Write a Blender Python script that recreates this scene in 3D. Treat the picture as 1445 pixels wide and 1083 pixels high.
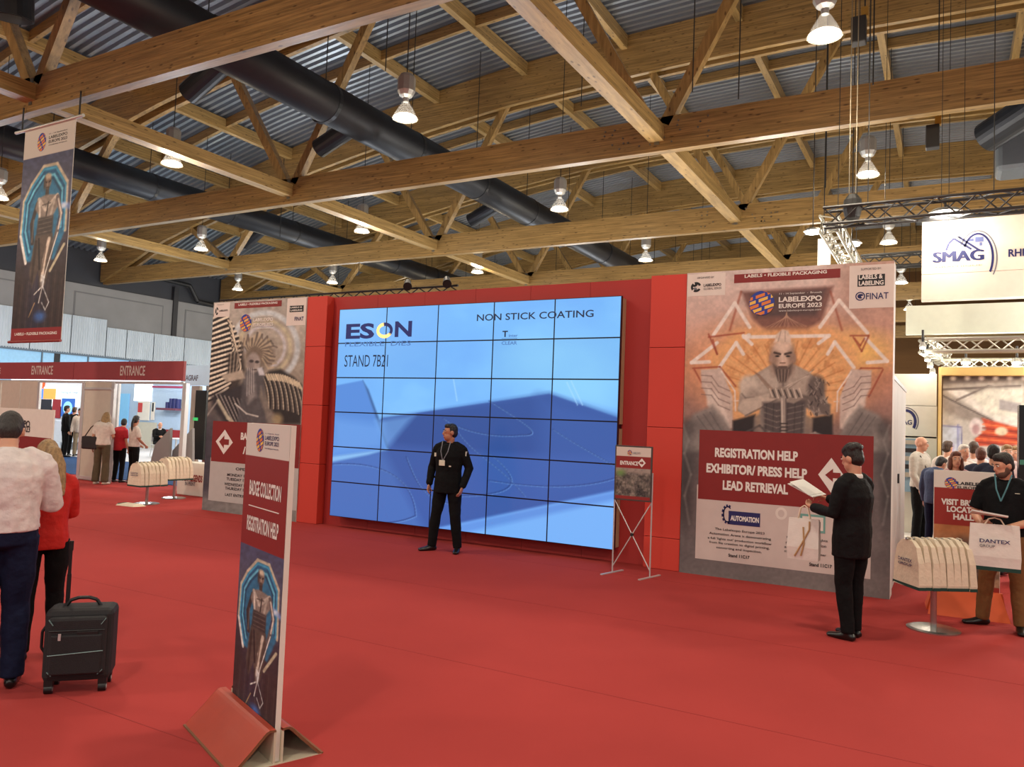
import bpy, bmesh, math, random
import numpy as np
from mathutils import Vector, Matrix
random.seed(7); RNG = np.random.default_rng(7)
for o in list(bpy.data.objects): bpy.data.objects.remove(o)
SC = bpy.context.scene; COL = SC.collection

# ------------------------------------------------------------------ camera
IW, IH, FPX, CH = 1445, 1083, 1098.4, 1.78
YAW, PIT, ROL = 0.51335, 0.0508, 0.03888
_f = np.array([-math.sin(YAW)*math.cos(PIT), math.cos(YAW)*math.cos(PIT), math.sin(PIT)])
_r = np.array([math.cos(YAW), math.sin(YAW), 0.0]); _u = np.cross(_r, _f)
CR = math.cos(ROL)*_r + math.sin(ROL)*_u; CU = -math.sin(ROL)*_r + math.cos(ROL)*_u; CF = _f
CAMP = np.array([0, 0, CH])
cam = bpy.data.cameras.new('camera'); cam.sensor_fit = 'HORIZONTAL'; cam.sensor_width = 36
cam.lens = FPX/IW*36; cam.clip_end = 400; cam.clip_start = .05
camo = bpy.data.objects.new('camera', cam); COL.objects.link(camo)
camo.matrix_world = Matrix(((CR[0], CU[0], -CF[0], 0), (CR[1], CU[1], -CF[1], 0), (CR[2], CU[2], -CF[2], CH), (0, 0, 0, 1)))
SC.camera = camo

# ------------------------------------------------------------------ world, exposure
SC.view_settings.view_transform = 'Standard'; SC.view_settings.look = 'None'
SC.view_settings.gamma = 1; SC.view_settings.use_curve_mapping = False
SC.view_settings.exposure = 0.22
W = bpy.data.worlds.new('hall_daylight'); SC.world = W; W.use_nodes = True
W.node_tree.nodes['Background'].inputs[0].default_value = (.82, .9, 1, 1)
W.node_tree.nodes['Background'].inputs[1].default_value = .3
LAMP_W, FILL_W = 500, 520
K = 1.047                                   # hall measures were taken for an eye height of 1.70 m

# ------------------------------------------------------------------ pixel rays
def ray(p):
    x, y = p; d = CR*(x-IW/2) - CU*(y-IH/2) + CF*FPX; return d/np.linalg.norm(d)
def gz(p, z=0.0): d = ray(p); return CAMP + d*((z-CH)/d[2])
def gy(p, y): d = ray(p); return CAMP + d*(y/d[1])
def gx(p, x): d = ray(p); return CAMP + d*(x/d[0])

# ------------------------------------------------------------------ materials
def srgb(r, g, b):
    def f(c):
        c /= 255.0
        return c/12.92 if c <= .04045 else ((c+.055)/1.055)**2.4
    return (f(r), f(g), f(b))
MATS = {}
def mat(name, col, rough=.6, metal=0, var=.0, scale=8, bump=0, bscale=60, emit=0, spec=.5, alpha=None, stretch=(1, 1, 1), trans=0):
    if name in MATS: return MATS[name]
    m = bpy.data.materials.new(name); m.use_nodes = True; nt = m.node_tree; b = nt.nodes['Principled BSDF']
    c4 = (*col, 1); b.inputs['Base Color'].default_value = c4
    b.inputs['Roughness'].default_value = rough; b.inputs['Metallic'].default_value = metal
    b.inputs['Specular IOR Level'].default_value = spec
    if trans: b.inputs['Transmission Weight'].default_value = trans
    tc = nt.nodes.new('ShaderNodeTexCoord'); mp = nt.nodes.new('ShaderNodeMapping'); mp.inputs['Scale'].default_value = stretch
    nt.links.new(tc.outputs['Object'], mp.inputs['Vector'])
    n = nt.nodes.new('ShaderNodeTexNoise'); n.inputs['Scale'].default_value = scale; n.inputs['Detail'].default_value = 6
    nt.links.new(mp.outputs[0], n.inputs['Vector'])
    r = nt.nodes.new('ShaderNodeValToRGB')
    v = max(var, .03)
    r.color_ramp.elements[0].position = .3; r.color_ramp.elements[1].position = .7
    r.color_ramp.elements[0].color = (*[c*(1-v) for c in col], 1); r.color_ramp.elements[1].color = (*[min(1, c*(1+v)) for c in col], 1)
    nt.links.new(n.outputs[0], r.inputs[0]); nt.links.new(r.outputs[0], b.inputs['Base Color'])
    if bump:
        n2 = nt.nodes.new('ShaderNodeTexNoise'); n2.inputs['Scale'].default_value = bscale; n2.inputs['Detail'].default_value = 4
        nt.links.new(mp.outputs[0], n2.inputs['Vector'])
        bp = nt.nodes.new('ShaderNodeBump'); bp.inputs['Strength'].default_value = bump; bp.inputs['Distance'].default_value = .02
        nt.links.new(n2.outputs[0], bp.inputs['Height']); nt.links.new(bp.outputs[0], b.inputs['Normal'])
    if emit:
        b.inputs['Emission Color'].default_value = c4; b.inputs['Emission Strength'].default_value = emit
    if alpha is not None: b.inputs['Alpha'].default_value = alpha
    MATS[name] = m; return m
def M(name, r, g, b, **k): return mat(name, srgb(r, g, b), **k)

def wood(name, axis, dark, light, lam=.043):
    """glue-laminated timber: grain along `axis`, laminations stacked in z, small knots"""
    m = bpy.data.materials.new(name); m.use_nodes = True; nt = m.node_tree; b = nt.nodes['Principled BSDF']; L = nt.links
    tc = nt.nodes.new('ShaderNodeTexCoord'); mp = nt.nodes.new('ShaderNodeMapping')
    s = [9, 9, 26]; s[axis] = .9; mp.inputs['Scale'].default_value = s
    L.new(tc.outputs['Object'], mp.inputs['Vector'])
    n = nt.nodes.new('ShaderNodeTexNoise'); n.inputs['Scale'].default_value = 1.0; n.inputs['Detail'].default_value = 7; n.inputs['Roughness'].default_value = .65
    L.new(mp.outputs[0], n.inputs['Vector'])
    r = nt.nodes.new('ShaderNodeValToRGB'); r.color_ramp.elements[0].position = .32; r.color_ramp.elements[1].position = .72
    r.color_ramp.elements[0].color = (*dark, 1); r.color_ramp.elements[1].color = (*light, 1)
    L.new(n.outputs[0], r.inputs[0])
    # knots
    mp2 = nt.nodes.new('ShaderNodeMapping'); s2 = [7, 7, 11]; s2[axis] = 3.0; mp2.inputs['Scale'].default_value = s2
    L.new(tc.outputs['Object'], mp2.inputs['Vector'])
    vo = nt.nodes.new('ShaderNodeTexVoronoi'); vo.inputs['Scale'].default_value = .9; L.new(mp2.outputs[0], vo.inputs['Vector'])
    r2 = nt.nodes.new('ShaderNodeValToRGB'); r2.color_ramp.elements[0].position = .09; r2.color_ramp.elements[1].position = .2
    r2.color_ramp.elements[0].color = (.3, .24, .2, 1); r2.color_ramp.elements[1].color = (1, 1, 1, 1)
    L.new(vo.outputs['Distance'], r2.inputs[0])
    mx = nt.nodes.new('ShaderNodeMix'); mx.data_type = 'RGBA'; mx.blend_type = 'MULTIPLY'; mx.inputs['Factor'].default_value = .9
    L.new(r.outputs[0], mx.inputs['A']); L.new(r2.outputs[0], mx.inputs['B'])
    # lamination lines
    sx = nt.nodes.new('ShaderNodeSeparateXYZ'); L.new(tc.outputs['Object'], sx.inputs[0])
    dv = nt.nodes.new('ShaderNodeMath'); dv.operation = 'DIVIDE'; dv.inputs[1].default_value = lam; L.new(sx.outputs['Z'], dv.inputs[0])
    fl = nt.nodes.new('ShaderNodeMath'); fl.operation = 'FLOOR'; L.new(dv.outputs[0], fl.inputs[0])
    wn = nt.nodes.new('ShaderNodeTexWhiteNoise'); wn.noise_dimensions = '1D'; L.new(fl.outputs[0], wn.inputs['W'])
    mr = nt.nodes.new('ShaderNodeMapRange'); mr.inputs['To Min'].default_value = .82; mr.inputs['To Max'].default_value = 1.12; L.new(wn.outputs['Value'], mr.inputs['Value'])
    mx2 = nt.nodes.new('ShaderNodeMix'); mx2.data_type = 'RGBA'; mx2.blend_type = 'MULTIPLY'; mx2.inputs['Factor'].default_value = 1
    L.new(mx.outputs['Result'], mx2.inputs['A']); L.new(mr.outputs[0], mx2.inputs['B'])
    L.new(mx2.outputs['Result'], b.inputs['Base Color'])
    b.inputs['Roughness'].default_value = .36
    MATS[name] = m; return m

def vcol_mat(name, emit=0, rough=.55):
    m = bpy.data.materials.new(name); m.use_nodes = True; nt = m.node_tree; b = nt.nodes['Principled BSDF']
    a = nt.nodes.new('ShaderNodeVertexColor'); a.layer_name = 'print'
    if emit:
        nt.links.new(a.outputs[0], b.inputs['Emission Color']); b.inputs['Emission Strength'].default_value = emit
        b.inputs['Base Color'].default_value = (.01, .01, .012, 1)
    else: nt.links.new(a.outputs[0], b.inputs['Base Color'])
    b.inputs['Roughness'].default_value = rough; MATS[name] = m; return m

# ------------------------------------------------------------------ mesh helpers
def obj(name, verts, faces, m, parent=None, smooth=False, kind=None):
    me = bpy.data.meshes.new(name); me.from_pydata([tuple(v) for v in verts], [], faces); me.update()
    if smooth: me.polygons.foreach_set('use_smooth', [True]*len(me.polygons))
    return link(name, me, m, parent, kind)
def link(name, me, m, parent=None, kind=None):
    o = bpy.data.objects.new(name, me); COL.objects.link(o)
    if m is not None: me.materials.clear(); me.materials.append(m)
    if parent is not None: o.parent = parent
    if kind: o['kind'] = kind
    return o
def tag(o, label, cat, group=None):
    o['label'] = label; o['category'] = cat
    if group: o['group'] = group
    return o
def thing(name, label, cat, loc=(0, 0, 0), rz=0, group=None):
    o = bpy.data.objects.new(name, None); COL.objects.link(o); o.empty_display_size = .1
    o.location = tuple(loc); o.rotation_euler = (0, 0, rz); return tag(o, label, cat, group)
class MB:
    def __init__(s): s.v = []; s.f = []
    def add(s, v, f):
        n = len(s.v); s.v += [tuple(map(float, a)) for a in v]; s.f += [tuple(i+n for i in a) for a in f]; return s
    def box(s, x0, x1, y0, y1, z0, z1):
        return s.add([(x0,y0,z0),(x1,y0,z0),(x1,y1,z0),(x0,y1,z0),(x0,y0,z1),(x1,y0,z1),(x1,y1,z1),(x0,y1,z1)],
                     [(0,3,2,1),(4,5,6,7),(0,1,5,4),(1,2,6,5),(2,3,7,6),(3,0,4,7)])
    def bar(s, p, q, w, h, up=(0, 0, 1)):
        """box beam from p to q: w across, h along `up`"""
        p = np.array(p, float); q = np.array(q, float); d = (q-p)/np.linalg.norm(q-p); a = np.cross(d, up); a /= np.linalg.norm(a); b = np.cross(a, d)
        a = a*w/2; b = b*h/2; v = [p-a-b, p+a-b, p+a+b, p-a+b, q-a-b, q+a-b, q+a+b, q-a+b]
        return s.add(v, [(0,1,2,3),(7,6,5,4),(0,4,5,1),(1,5,6,2),(2,6,7,3),(3,7,4,0)])
    def cyl(s, p, q, r0, r1=None, n=12, cap=True):
        r1 = r0 if r1 is None else r1; p = np.array(p, float); q = np.array(q, float); d = (q-p)/np.linalg.norm(q-p)
        a = np.cross(d, (0, 0, 1) if abs(d[2]) < .9 else (1, 0, 0)); a /= np.linalg.norm(a); b = np.cross(d, a)
        c = [(math.cos(2*math.pi*i/n), math.sin(2*math.pi*i/n)) for i in range(n)]
        v = [p+(a*x+b*y)*r0 for x, y in c]+[q+(a*x+b*y)*r1 for x, y in c]
        f = [(i, (i+1) % n, n+(i+1) % n, n+i) for i in range(n)]
        if cap: f += [tuple(range(n-1, -1, -1)), tuple(range(n, 2*n))]
        return s.add(v, f)
    def path(s, pts, r, n=8):
        for a, b in zip(pts[:-1], pts[1:]): s.cyl(a, b, r, r, n)
        return s
    def lathe(s, prof, c=(0, 0, 0), n=20):
        v = []; f = []
        for r, z in prof: v += [(c[0]+r*math.cos(2*math.pi*i/n), c[1]+r*math.sin(2*math.pi*i/n), c[2]+z) for i in range(n)]
        for k in range(len(prof)-1): f += [(k*n+i, k*n+(i+1) % n, (k+1)*n+(i+1) % n, (k+1)*n+i) for i in range(n)]
        if prof[0][0] > 1e-4: f.append(tuple(range(n-1, -1, -1)))
        if prof[-1][0] > 1e-4: f.append(tuple(range((len(prof)-1)*n, len(prof)*n)))
        return s.add(v, f)
    def prism(s, poly, fr, t0, t1):
        """polygon in frame coords (a,b), extruded along the frame normal from t0 to t1"""
        n = len(poly); v = [fr.P(a, b, t0) for a, b in poly]+[fr.P(a, b, t1) for a, b in poly]
        return s.add(v, [tuple(range(n-1, -1, -1)), tuple(range(n, 2*n))]+[(i, (i+1) % n, n+(i+1) % n, n+i) for i in range(n)])
    def build(s, name, m, parent=None, smooth=False, kind=None, bevel=0):
        o = obj(name, s.v, s.f, m, parent, smooth, kind)
        if bevel:
            b = o.modifiers.new('bevel', 'BEVEL'); b.width = bevel; b.segments = 2; b.limit_method = 'ANGLE'
        return o
def box(name, x0, x1, y0, y1, z0, z1, m, parent=None, bevel=0, kind=None): return MB().box(x0, x1, y0, y1, z0, z1).build(name, m, parent, bevel=bevel, kind=kind)

class Frame:
    """a flat face in the place: origin, right, up; n points out of the face"""
    def __init__(s, O, ang=0.0, tilt=0.0):
        s.O = np.array(O, float); s.u = np.array([math.cos(ang), math.sin(ang), 0]); n0 = np.array([math.sin(ang), -math.cos(ang), 0])
        s.v = np.array([0, 0, 1])*math.cos(tilt) - n0*math.sin(tilt); s.n = np.cross(s.u, s.v)
    def P(s, a, b, t=0): return s.O + s.u*a + s.v*b + s.n*t
    def ab(s, p):
        d = ray(p); t = np.dot(s.O-CAMP, s.n)/np.dot(d, s.n); q = CAMP+d*t-s.O; return float(np.dot(q, s.u)), float(np.dot(q, s.v))
    def pix(s, A, B):
        q = s.O[None]+A.reshape(-1, 1)*s.u+B.reshape(-1, 1)*s.v-CAMP
        w = q@CF; return IW/2+FPX*(q@CR)/w, IH/2-FPX*(q@CU)/w
    def quad(s, name, a0, b0, a1, b1, m, parent, t=.002, thick=.002):
        return MB().prism([(a0, b0), (a1, b0), (a1, b1), (a0, b1)], s, t-thick, t).build(name, m, parent)
    def rect_px(s, name, p, q, m, parent, t=.002, thick=.002):
        a0, b0 = s.ab(p); a1, b1 = s.ab(q); return s.quad(name, min(a0, a1), min(b0, b1), max(a0, a1), max(b0, b1), m, parent, t, thick)
_tc = {}
def text_mesh(st, bold, space):
    k = (st, bold, space)
    if k not in _tc:
        c = bpy.data.curves.new('lettering', 'FONT'); c.body = st; c.size = 1; c.offset = bold; c.space_character = space; c.resolution_u = 3
        o = bpy.data.objects.new('lettering', c); COL.objects.link(o); dg = bpy.context.evaluated_depsgraph_get()
        me = bpy.data.meshes.new_from_object(o.evaluated_get(dg)); bpy.data.objects.remove(o)
        v = np.array([w.co[:] for w in me.vertices]); f = [tuple(p.vertices) for p in me.polygons]; bpy.data.meshes.remove(me)
        _tc[k] = (v, f)
    return _tc[k]
def text(fr, st, a0, b0, a1, b1, m, parent, bold=.0, space=1.0, t=.004, name='lettering', keep=False, slant=0):
    v, f = text_mesh(st, bold, space); mn = v.min(0); mx = v.max(0)
    sx = (a1-a0)/(mx[0]-mn[0]); sy = (b1-b0)/(mx[1]-mn[1])
    return obj(name, [fr.P(a0+(x-mn[0])*sx+slant*(y-mn[1])*sy, b0+(y-mn[1])*sy, t) for x, y, _ in v], f, m, parent)
def text_px(fr, st, p, q, m, parent, h=None, **k):
    """lettering fitted between the pixels of its lower left and upper right corner"""
    a0, b0 = fr.ab(p); a1, b1 = fr.ab(q)
    if h: b1 = fr.ab((p[0], p[1]-h))[1]
    return text(fr, st, a0, b0, a1, b1, m, parent, **k)

# ------------------------------------------------------------------ printed pictures: painted on a fine grid of vertices
def vnoise(x, y, seed=0):
    def h(i, j): 
        a = np.sin(i*127.1+j*311.7+seed*74.7)*43758.5453; return a-np.floor(a)
    i = np.floor(x); j = np.floor(y); fx = x-i; fy = y-j; fx = fx*fx*(3-2*fx); fy = fy*fy*(3-2*fy)
    return (h(i, j)*(1-fx)+h(i+1, j)*fx)*(1-fy)+(h(i, j+1)*(1-fx)+h(i+1, j+1)*fx)*fy
def fbm(x, y, seed=0, o=4):
    r = 0; a = .5
    for k in range(o): r = r+a*vnoise(x*2**k, y*2**k, seed+k); a /= 2
    return r
class Canvas:
    def __init__(s, fr, a0, b0, a1, b1, res, px=True):
        s.fr = fr; s.nx = max(2, int((a1-a0)/res)+1); s.ny = max(2, int((b1-b0)/res)+1)
        A, B = np.meshgrid(np.linspace(a0, a1, s.nx), np.linspace(b0, b1, s.ny)); s.A = A.ravel(); s.B = B.ravel()
        if px: s.X, s.Y = fr.pix(s.A, s.B)
        else: s.X, s.Y = s.A, s.B
        s.c = np.zeros((len(s.A), 3))
    def put(s, mask, col):
        mask = np.clip(mask, 0, 1)[:, None]; col = np.array(col, float)
        s.c = s.c*(1-mask)+(col[None] if col.ndim == 1 else col)*mask; return s
    def fill(s, r, g, b): s.c[:] = (r, g, b); return s
    def vgrad(s, stops, axis='Y'):
        t = getattr(s, axis); s.c = np.stack([np.interp(t, [k[0] for k in stops], [k[1][i] for k in stops]) for i in range(3)], 1); return s
    def d_poly(s, pts, sel):
        x = s.X[sel]; y = s.Y[sel]; d = np.full(x.shape, 1e9); inside = np.zeros(x.shape, bool)
        for (x0, y0), (x1, y1) in zip(pts, pts[1:]+pts[:1]):
            ex, ey = x1-x0, y1-y0; L = ex*ex+ey*ey+1e-9; t = np.clip(((x-x0)*ex+(y-y0)*ey)/L, 0, 1)
            d = np.minimum(d, np.hypot(x-x0-t*ex, y-y0-t*ey))
            if y1 != y0: inside ^= ((y0 > y) != (y1 > y)) & (x < ex*(y-y0)/(y1-y0)+x0)
        return np.where(inside, -d, d)
    def poly(s, pts, col, soft=.7, a=1.0):
        pts = [tuple(p) for p in pts]; xs = [p[0] for p in pts]; ys = [p[1] for p in pts]; e = soft+1
        sel = np.where((s.X > min(xs)-e) & (s.X < max(xs)+e) & (s.Y > min(ys)-e) & (s.Y < max(ys)+e))[0]
        if len(sel):
            m = np.zeros(len(s.X)); m[sel] = a*np.clip(.5-s.d_poly(pts, sel)/(2*soft), 0, 1); s.put(m, col)
        return s
    def ell(s, cx, cy, rx, ry, col, soft=.15, a=1.0, rot=0):
        dx = s.X-cx; dy = s.Y-cy; c, q = math.cos(rot), math.sin(rot); u = (dx*c+dy*q)/rx; v = (-dx*q+dy*c)/ry
        r = np.hypot(u, v); return s.put(a*np.clip((1+soft-r)/(2*soft), 0, 1), col)
    def line(s, pts, w, col, soft=.6, a=1.0, w1=None):
        for k, ((x0, y0), (x1, y1)) in enumerate(zip(pts[:-1], pts[1:])):
            e = w+soft+1; sel = np.where((s.X > min(x0, x1)-e) & (s.X < max(x0, x1)+e) & (s.Y > min(y0, y1)-e) & (s.Y < max(y0, y1)+e))[0]
            if not len(sel): continue
            x = s.X[sel]; y = s.Y[sel]; ex, ey = x1-x0, y1-y0; t = np.clip(((x-x0)*ex+(y-y0)*ey)/(ex*ex+ey*ey+1e-9), 0, 1)
            d = np.hypot(x-x0-t*ex, y-y0-t*ey); ww = w/2 if w1 is None else (w*(1-t)+w1*t)/2
            m = np.zeros(len(s.X)); m[sel] = a*np.clip(.5+(ww-d)/(2*soft), 0, 1); s.put(m, col)
        return s
    def grain(s, amt, fx, fy, seed=0):
        n = fbm(s.X*fx, s.Y*fy, seed)-.47; s.c = np.clip(s.c*(1+amt*2*n[:, None]), 0, 255); return s
    def build(s, name, m, parent, t=.003, quads=None):
        nx, ny = s.nx, s.ny; V = s.fr.O[None]+s.A[:, None]*s.fr.u+s.B[:, None]*s.fr.v+s.fr.n*t
        i = np.arange((nx-1)*(ny-1)); r = i//(nx-1); q = i % (nx-1); b = r*nx+q
        F = np.stack([b, b+1, b+nx+1, b+nx], 1)
        me = bpy.data.meshes.new(name); me.vertices.add(len(V)); me.vertices.foreach_set('co', V.ravel())
        me.loops.add(F.size); me.loops.foreach_set('vertex_index', F.ravel().astype(np.int32))
        me.polygons.add(len(F)); me.polygons.foreach_set('loop_start', np.arange(0, F.size, 4, dtype=np.int32)); me.update(calc_edges=True)
        at = me.color_attributes.new('print', 'FLOAT_COLOR', 'POINT'); c = np.clip(s.c, 0, 255)/255
        lin = np.where(c <= .04045, c/12.92, ((c+.055)/1.055)**2.4)
        at.data.foreach_set('color', np.concatenate([lin, np.ones((len(lin), 1))], 1).astype(np.float32).ravel())
        return link(name, me, m, parent)
PRINT = vcol_mat('printed_sheet'); 
WHITE = M('white_print', 232, 226, 220, rough=.5); INK = M('black_print', 22, 22, 26, rough=.5); NAVY = M('navy_print', 30, 34, 92, rough=.5)
REDP = M('dark_red_print', 132, 32, 30, rough=.5); GREY_INK = M('grey_print', 110, 110, 118, rough=.5); GOLD = M('amber_print', 232, 178, 70, rough=.5)
# ================================================================== THE SETTING
def pix(q):
    d = np.array(q, float)-CAMP; w = d@CF; return (IW/2+FPX*(d@CR)/w, IH/2-FPX*(d@CU)/w, w)
YT = [9.15+7.53*k for k in range(-1, 9)]                     # truss planes (before K)
XA = -4.4
_dz = [(0, 13.62), (2.7, 13.58), (6.5, 13.46), (9.8, 13.29), (12.7, 12.98), (16, 12.57), (19.7, 11.98), (25.8, 10.64), (29.3, 9.72), (31.2, 8.95), (33.6, 8.1), (36, 7.2)]
def zlow(x): return np.interp(abs(x-XA), [a for a, _ in _dz], [b for _, b in _dz])
def zdeck(x): return zlow(x)+1.45
XL, XR = -38.0, 29.2
XS = np.linspace(XL, XR, 57)
W_CH = wood('glulam_chord', 0, (.15, .088, .028), (.40, .25, .088))
W_WEB = wood('glulam_web', 2, (.16, .094, .03), (.41, .26, .094), lam=.4)
W_TIE = wood('glulam_tie', 1, (.20, .125, .042), (.46, .30, .115))
STEEL_DECK = M('corrugated_steel', 148, 156, 166, rough=.34, metal=.75, var=.1, scale=.6)
BOLT = M('bolt_steel', 120, 118, 112, rough=.4, metal=.9)

# ---- floor
def carpet(name, r, g, b):
    m = M(name, r, g, b, rough=.95, var=.10, scale=.55, bump=.25, bscale=420, spec=.1); return m
CARPET = carpet('red_carpet', 166, 61, 58)
fl = box('floor', -42, 34, -24, 60, -.05, 0, CARPET, kind='structure')
# width seams of the carpet rolls
seam = M('carpet_seam', 150, 40, 38, rough=.95)
for k in range(-4, 7):
    MB().box(-30, 8, 2.02*k+.9, 2.02*k+.907, .0, .0015).build('seam', seam, fl)
blue_c = box('floor', -34, -15.6, 12.2, 16.3, -.02, .012, carpet('blue_carpet', 46, 74, 118), kind='structure')
grey_c = box('floor', -40, -13.6, 16.3, 34, -.02, .02, M('stand_floor', 176, 176, 178, rough=.5, var=.08), kind='structure')
mid_bounce = box('floor', -13.6, -1.5, 13.4, 60, -.02, .012, M('stand_floor_light', 196, 190, 182, rough=.5, var=.06), kind='structure'); far_bounce = box('floor', -40, -13.6, 34, 60, -.02, .012, M('stand_floor_light', 196, 190, 182), kind='structure')  # unseen pale floors added beyond the wall to bounce neutral light upward
lite_c = box('floor', -1.5, 32, 14.2, 60, -.02, .015, M('stand_floor_light', 196, 190, 182, rough=.5, var=.06), kind='structure')

# ---- ceiling: corrugated deck with trusses, ties and purlins as parts
per = .3; ys = []; zo = []
y = -2.0
while y < 66:
    for dy, dz in ((0, 0), (.10, 0), (.13, .12), (.25, .12), (.28, 0)): ys.append(y+dy); zo.append(dz)
    y += per
V = [(x*K, yy*K, (zdeck(x)+zz)*K) for x in XS for yy, zz in zip(ys, zo)]
n = len(ys); Fc = [(i*n+j, i*n+j+1, (i+1)*n+j+1, (i+1)*n+j) for i in range(len(XS)-1) for j in range(n-1)]
ceil = obj('ceiling', V, Fc, STEEL_DECK, kind='structure')
box('roof_insulation', XL*K, XR*K, -2*K, 66*K, 16.2*K, 16.3*K, M('roof_felt', 60, 60, 62), ceil)

def arch(name, y0, y1, z0, z1, m, parent, xs=XS, base=zlow):
    v = []
    for x in xs:
        zb = base(x); v += [(x*K, y0*K, (zb+z0)*K), (x*K, y1*K, (zb+z0)*K), (x*K, y1*K, (zb+z1)*K), (x*K, y0*K, (zb+z1)*K)]
    f = [(0, 1, 2, 3)]+[(len(v)-1, len(v)-2, len(v)-3, len(v)-4)]
    for i in range(len(xs)-1):
        a = 4*i; f += [(a, a+4, a+5, a+1), (a+1, a+5, a+6, a+2), (a+2, a+6, a+7, a+3), (a+3, a+7, a+4, a)]
    return obj(name, v, f, m, parent)
NODES = [-28.85, -17.35, -5.87, 5.6, 17.1]
PUR = [-5.87+3.83*k for k in range(-8, 9)]
def near(v): return [c*K for c in v]
bolt_me = None
for ti, yt in enumerate(YT):
    MB().box(XL*K, XR*K, yt*K, (yt+.22)*K, 8.0*K, 8.78*K).build('bottom_chord', W_CH, ceil)
    arch('top_chord', yt-.17, yt+.0, 0, 1.44, W_CH, ceil); arch('top_chord', yt+.30, yt+.46, 0, 1.44, W_CH, ceil)
    for nx in NODES:
        for s in (-1, 1):
            xt = nx+s*3.15
            MB().bar(near((nx+s*.16, yt+.11, 8.62)), near((xt, yt+.11, zlow(xt)+.5)), .22*K, .25*K, up=(1, 0, 0)).build('web', W_WEB, ceil)
        # steel shoe on the chord
        MB().box((nx-.06)*K, (nx+.06)*K, (yt-.012)*K, yt*K, 8.15*K, 8.74*K).build('node_plate', BOLT, ceil)
        if 1 <= ti <= 3 and nx in (-5.87, 5.6):
            mb = MB()
            for i in range(26):
                bx = nx+random.uniform(-1.3, 1.3); bz = random.choice((8.18, 8.3, 8.42, 8.54, 8.64))
                mb.cyl(near((bx, yt-.02, bz)), near((bx, yt, bz)), .022*K, n=6)
            mb.build('bolt_field', BOLT, ceil, kind='stuff')
    if ti < len(YT)-1:
        y2 = YT[ti+1]; ym = (yt+y2)/2+.11
        for nx in NODES:
            MB().box((nx-.17)*K, (nx+.17)*K, (yt+.22)*K, y2*K, 8.22*K, 8.58*K).build('tie_beam', W_TIE, ceil)
        for px_ in PUR:
            if px_ > 26 or px_ < -37: continue
            zz = zdeck(px_); MB().box((px_-.11)*K, (px_+.11)*K, (yt+.46)*K, (y2-.17)*K, (zz-.48)*K, (zz-.02)*K).build('purlin', W_TIE, ceil)
        arch('secondary_rib', ym-.07, ym+.07, -.36, -.02, W_CH, ceil, base=zdeck)

# ---- left gable wall of the hall
XW = XL*K
wl = box('wall_left', XW-.4, XW-.2, -10, 60, 0, 14, M('gable_wall_dark', 58, 60, 66, rough=.9, var=.1, scale=.5), kind='structure')
conc = M('concrete_panel', 128, 129, 132, rough=.85, var=.07, scale=.8, bump=.1, bscale=6)
conc2 = M('concrete_rebate', 104, 105, 109, rough=.85)
pw = 6.75; y0 = 16.4
for k in range(-2, 6):
    ya, yb = y0+k*pw, y0+(k+1)*pw-.06
    p = box('concrete_panel', XW-.2, XW-.06, ya, yb, 5.7*K, 7.84*K, conc, wl)
    MB().box(XW-.06, XW-.045, ya+.7, yb-.7, 5.8*K, 7.45*K).build('panel_field', conc2, p)
    MB().box(XW-.045, XW-.03, ya+.78, yb-.78, 5.8*K, 7.38*K).build('panel_inset', conc, p)
    box('column', XW-.2, XW+.05, yb-.1, yb+.2, 0, 8.6*K, M('gable_column', 44, 45, 50, rough=.7), wl)
screen_m = M('translucent_cladding', 166, 178, 190, rough=.5, var=.12, scale=2.2, stretch=(1, 1, .15), emit=.12)  # glow added to the sheets in place of daylight coming through
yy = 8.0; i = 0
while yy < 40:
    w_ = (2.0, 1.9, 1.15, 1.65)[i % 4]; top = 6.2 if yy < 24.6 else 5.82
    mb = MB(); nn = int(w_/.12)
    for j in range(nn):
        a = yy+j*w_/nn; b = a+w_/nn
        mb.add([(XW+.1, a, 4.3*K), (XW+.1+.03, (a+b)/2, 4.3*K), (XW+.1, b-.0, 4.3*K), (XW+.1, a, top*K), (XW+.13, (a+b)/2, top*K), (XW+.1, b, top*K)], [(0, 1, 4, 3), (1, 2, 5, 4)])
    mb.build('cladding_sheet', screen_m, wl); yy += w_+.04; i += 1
glz = M('blue_glazing', 120, 166, 200, rough=.25, var=.08, emit=.45)
for k in range(14):
    ya = 8+k*2.4; p = box('glazing_panel', XW-.05, XW+.02, ya, ya+2.34, .1, 4.25*K, glz, wl)
    box('glazing_mullion', XW-.02, XW+.08, ya+2.34, ya+2.40, .1, 4.25*K, M('steel_blue_frame', 86, 104, 122, rough=.5), wl)
    if k in (2, 3, 4):
        box('window_pane', XW+.02, XW+.04, ya+.1, ya+2.2, 3.45*K, 3.85*K, M('daylit_pane', 225, 240, 255, emit=1.6), p)
box('wall_rail', XW, XW+.12, 8, 42, 4.22*K, 4.34*K, M('steel_blue_frame', 86, 104, 122), wl)
MB().path([(XW+.25, 33.2, 4.6*K), (XW+.25, 33.2, 7.9*K), (XW+.25, 31.2, 8.0*K), (XW+.25, 30.6, 8.8*K), (XW+.25, 27.5, 8.9*K)], .12, 10).build('drain_pipe', M('black_pipe', 26, 27, 30, rough=.5), wl)
# far gable and right wall, only glimpsed between the trusses
box('wall_back', -42, 34, 64.6, 65, 0, 17, M('far_gable', 120, 84, 46, rough=.8, var=.12, scale=.7, stretch=(.2, 1, 3)), kind='structure')

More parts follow.
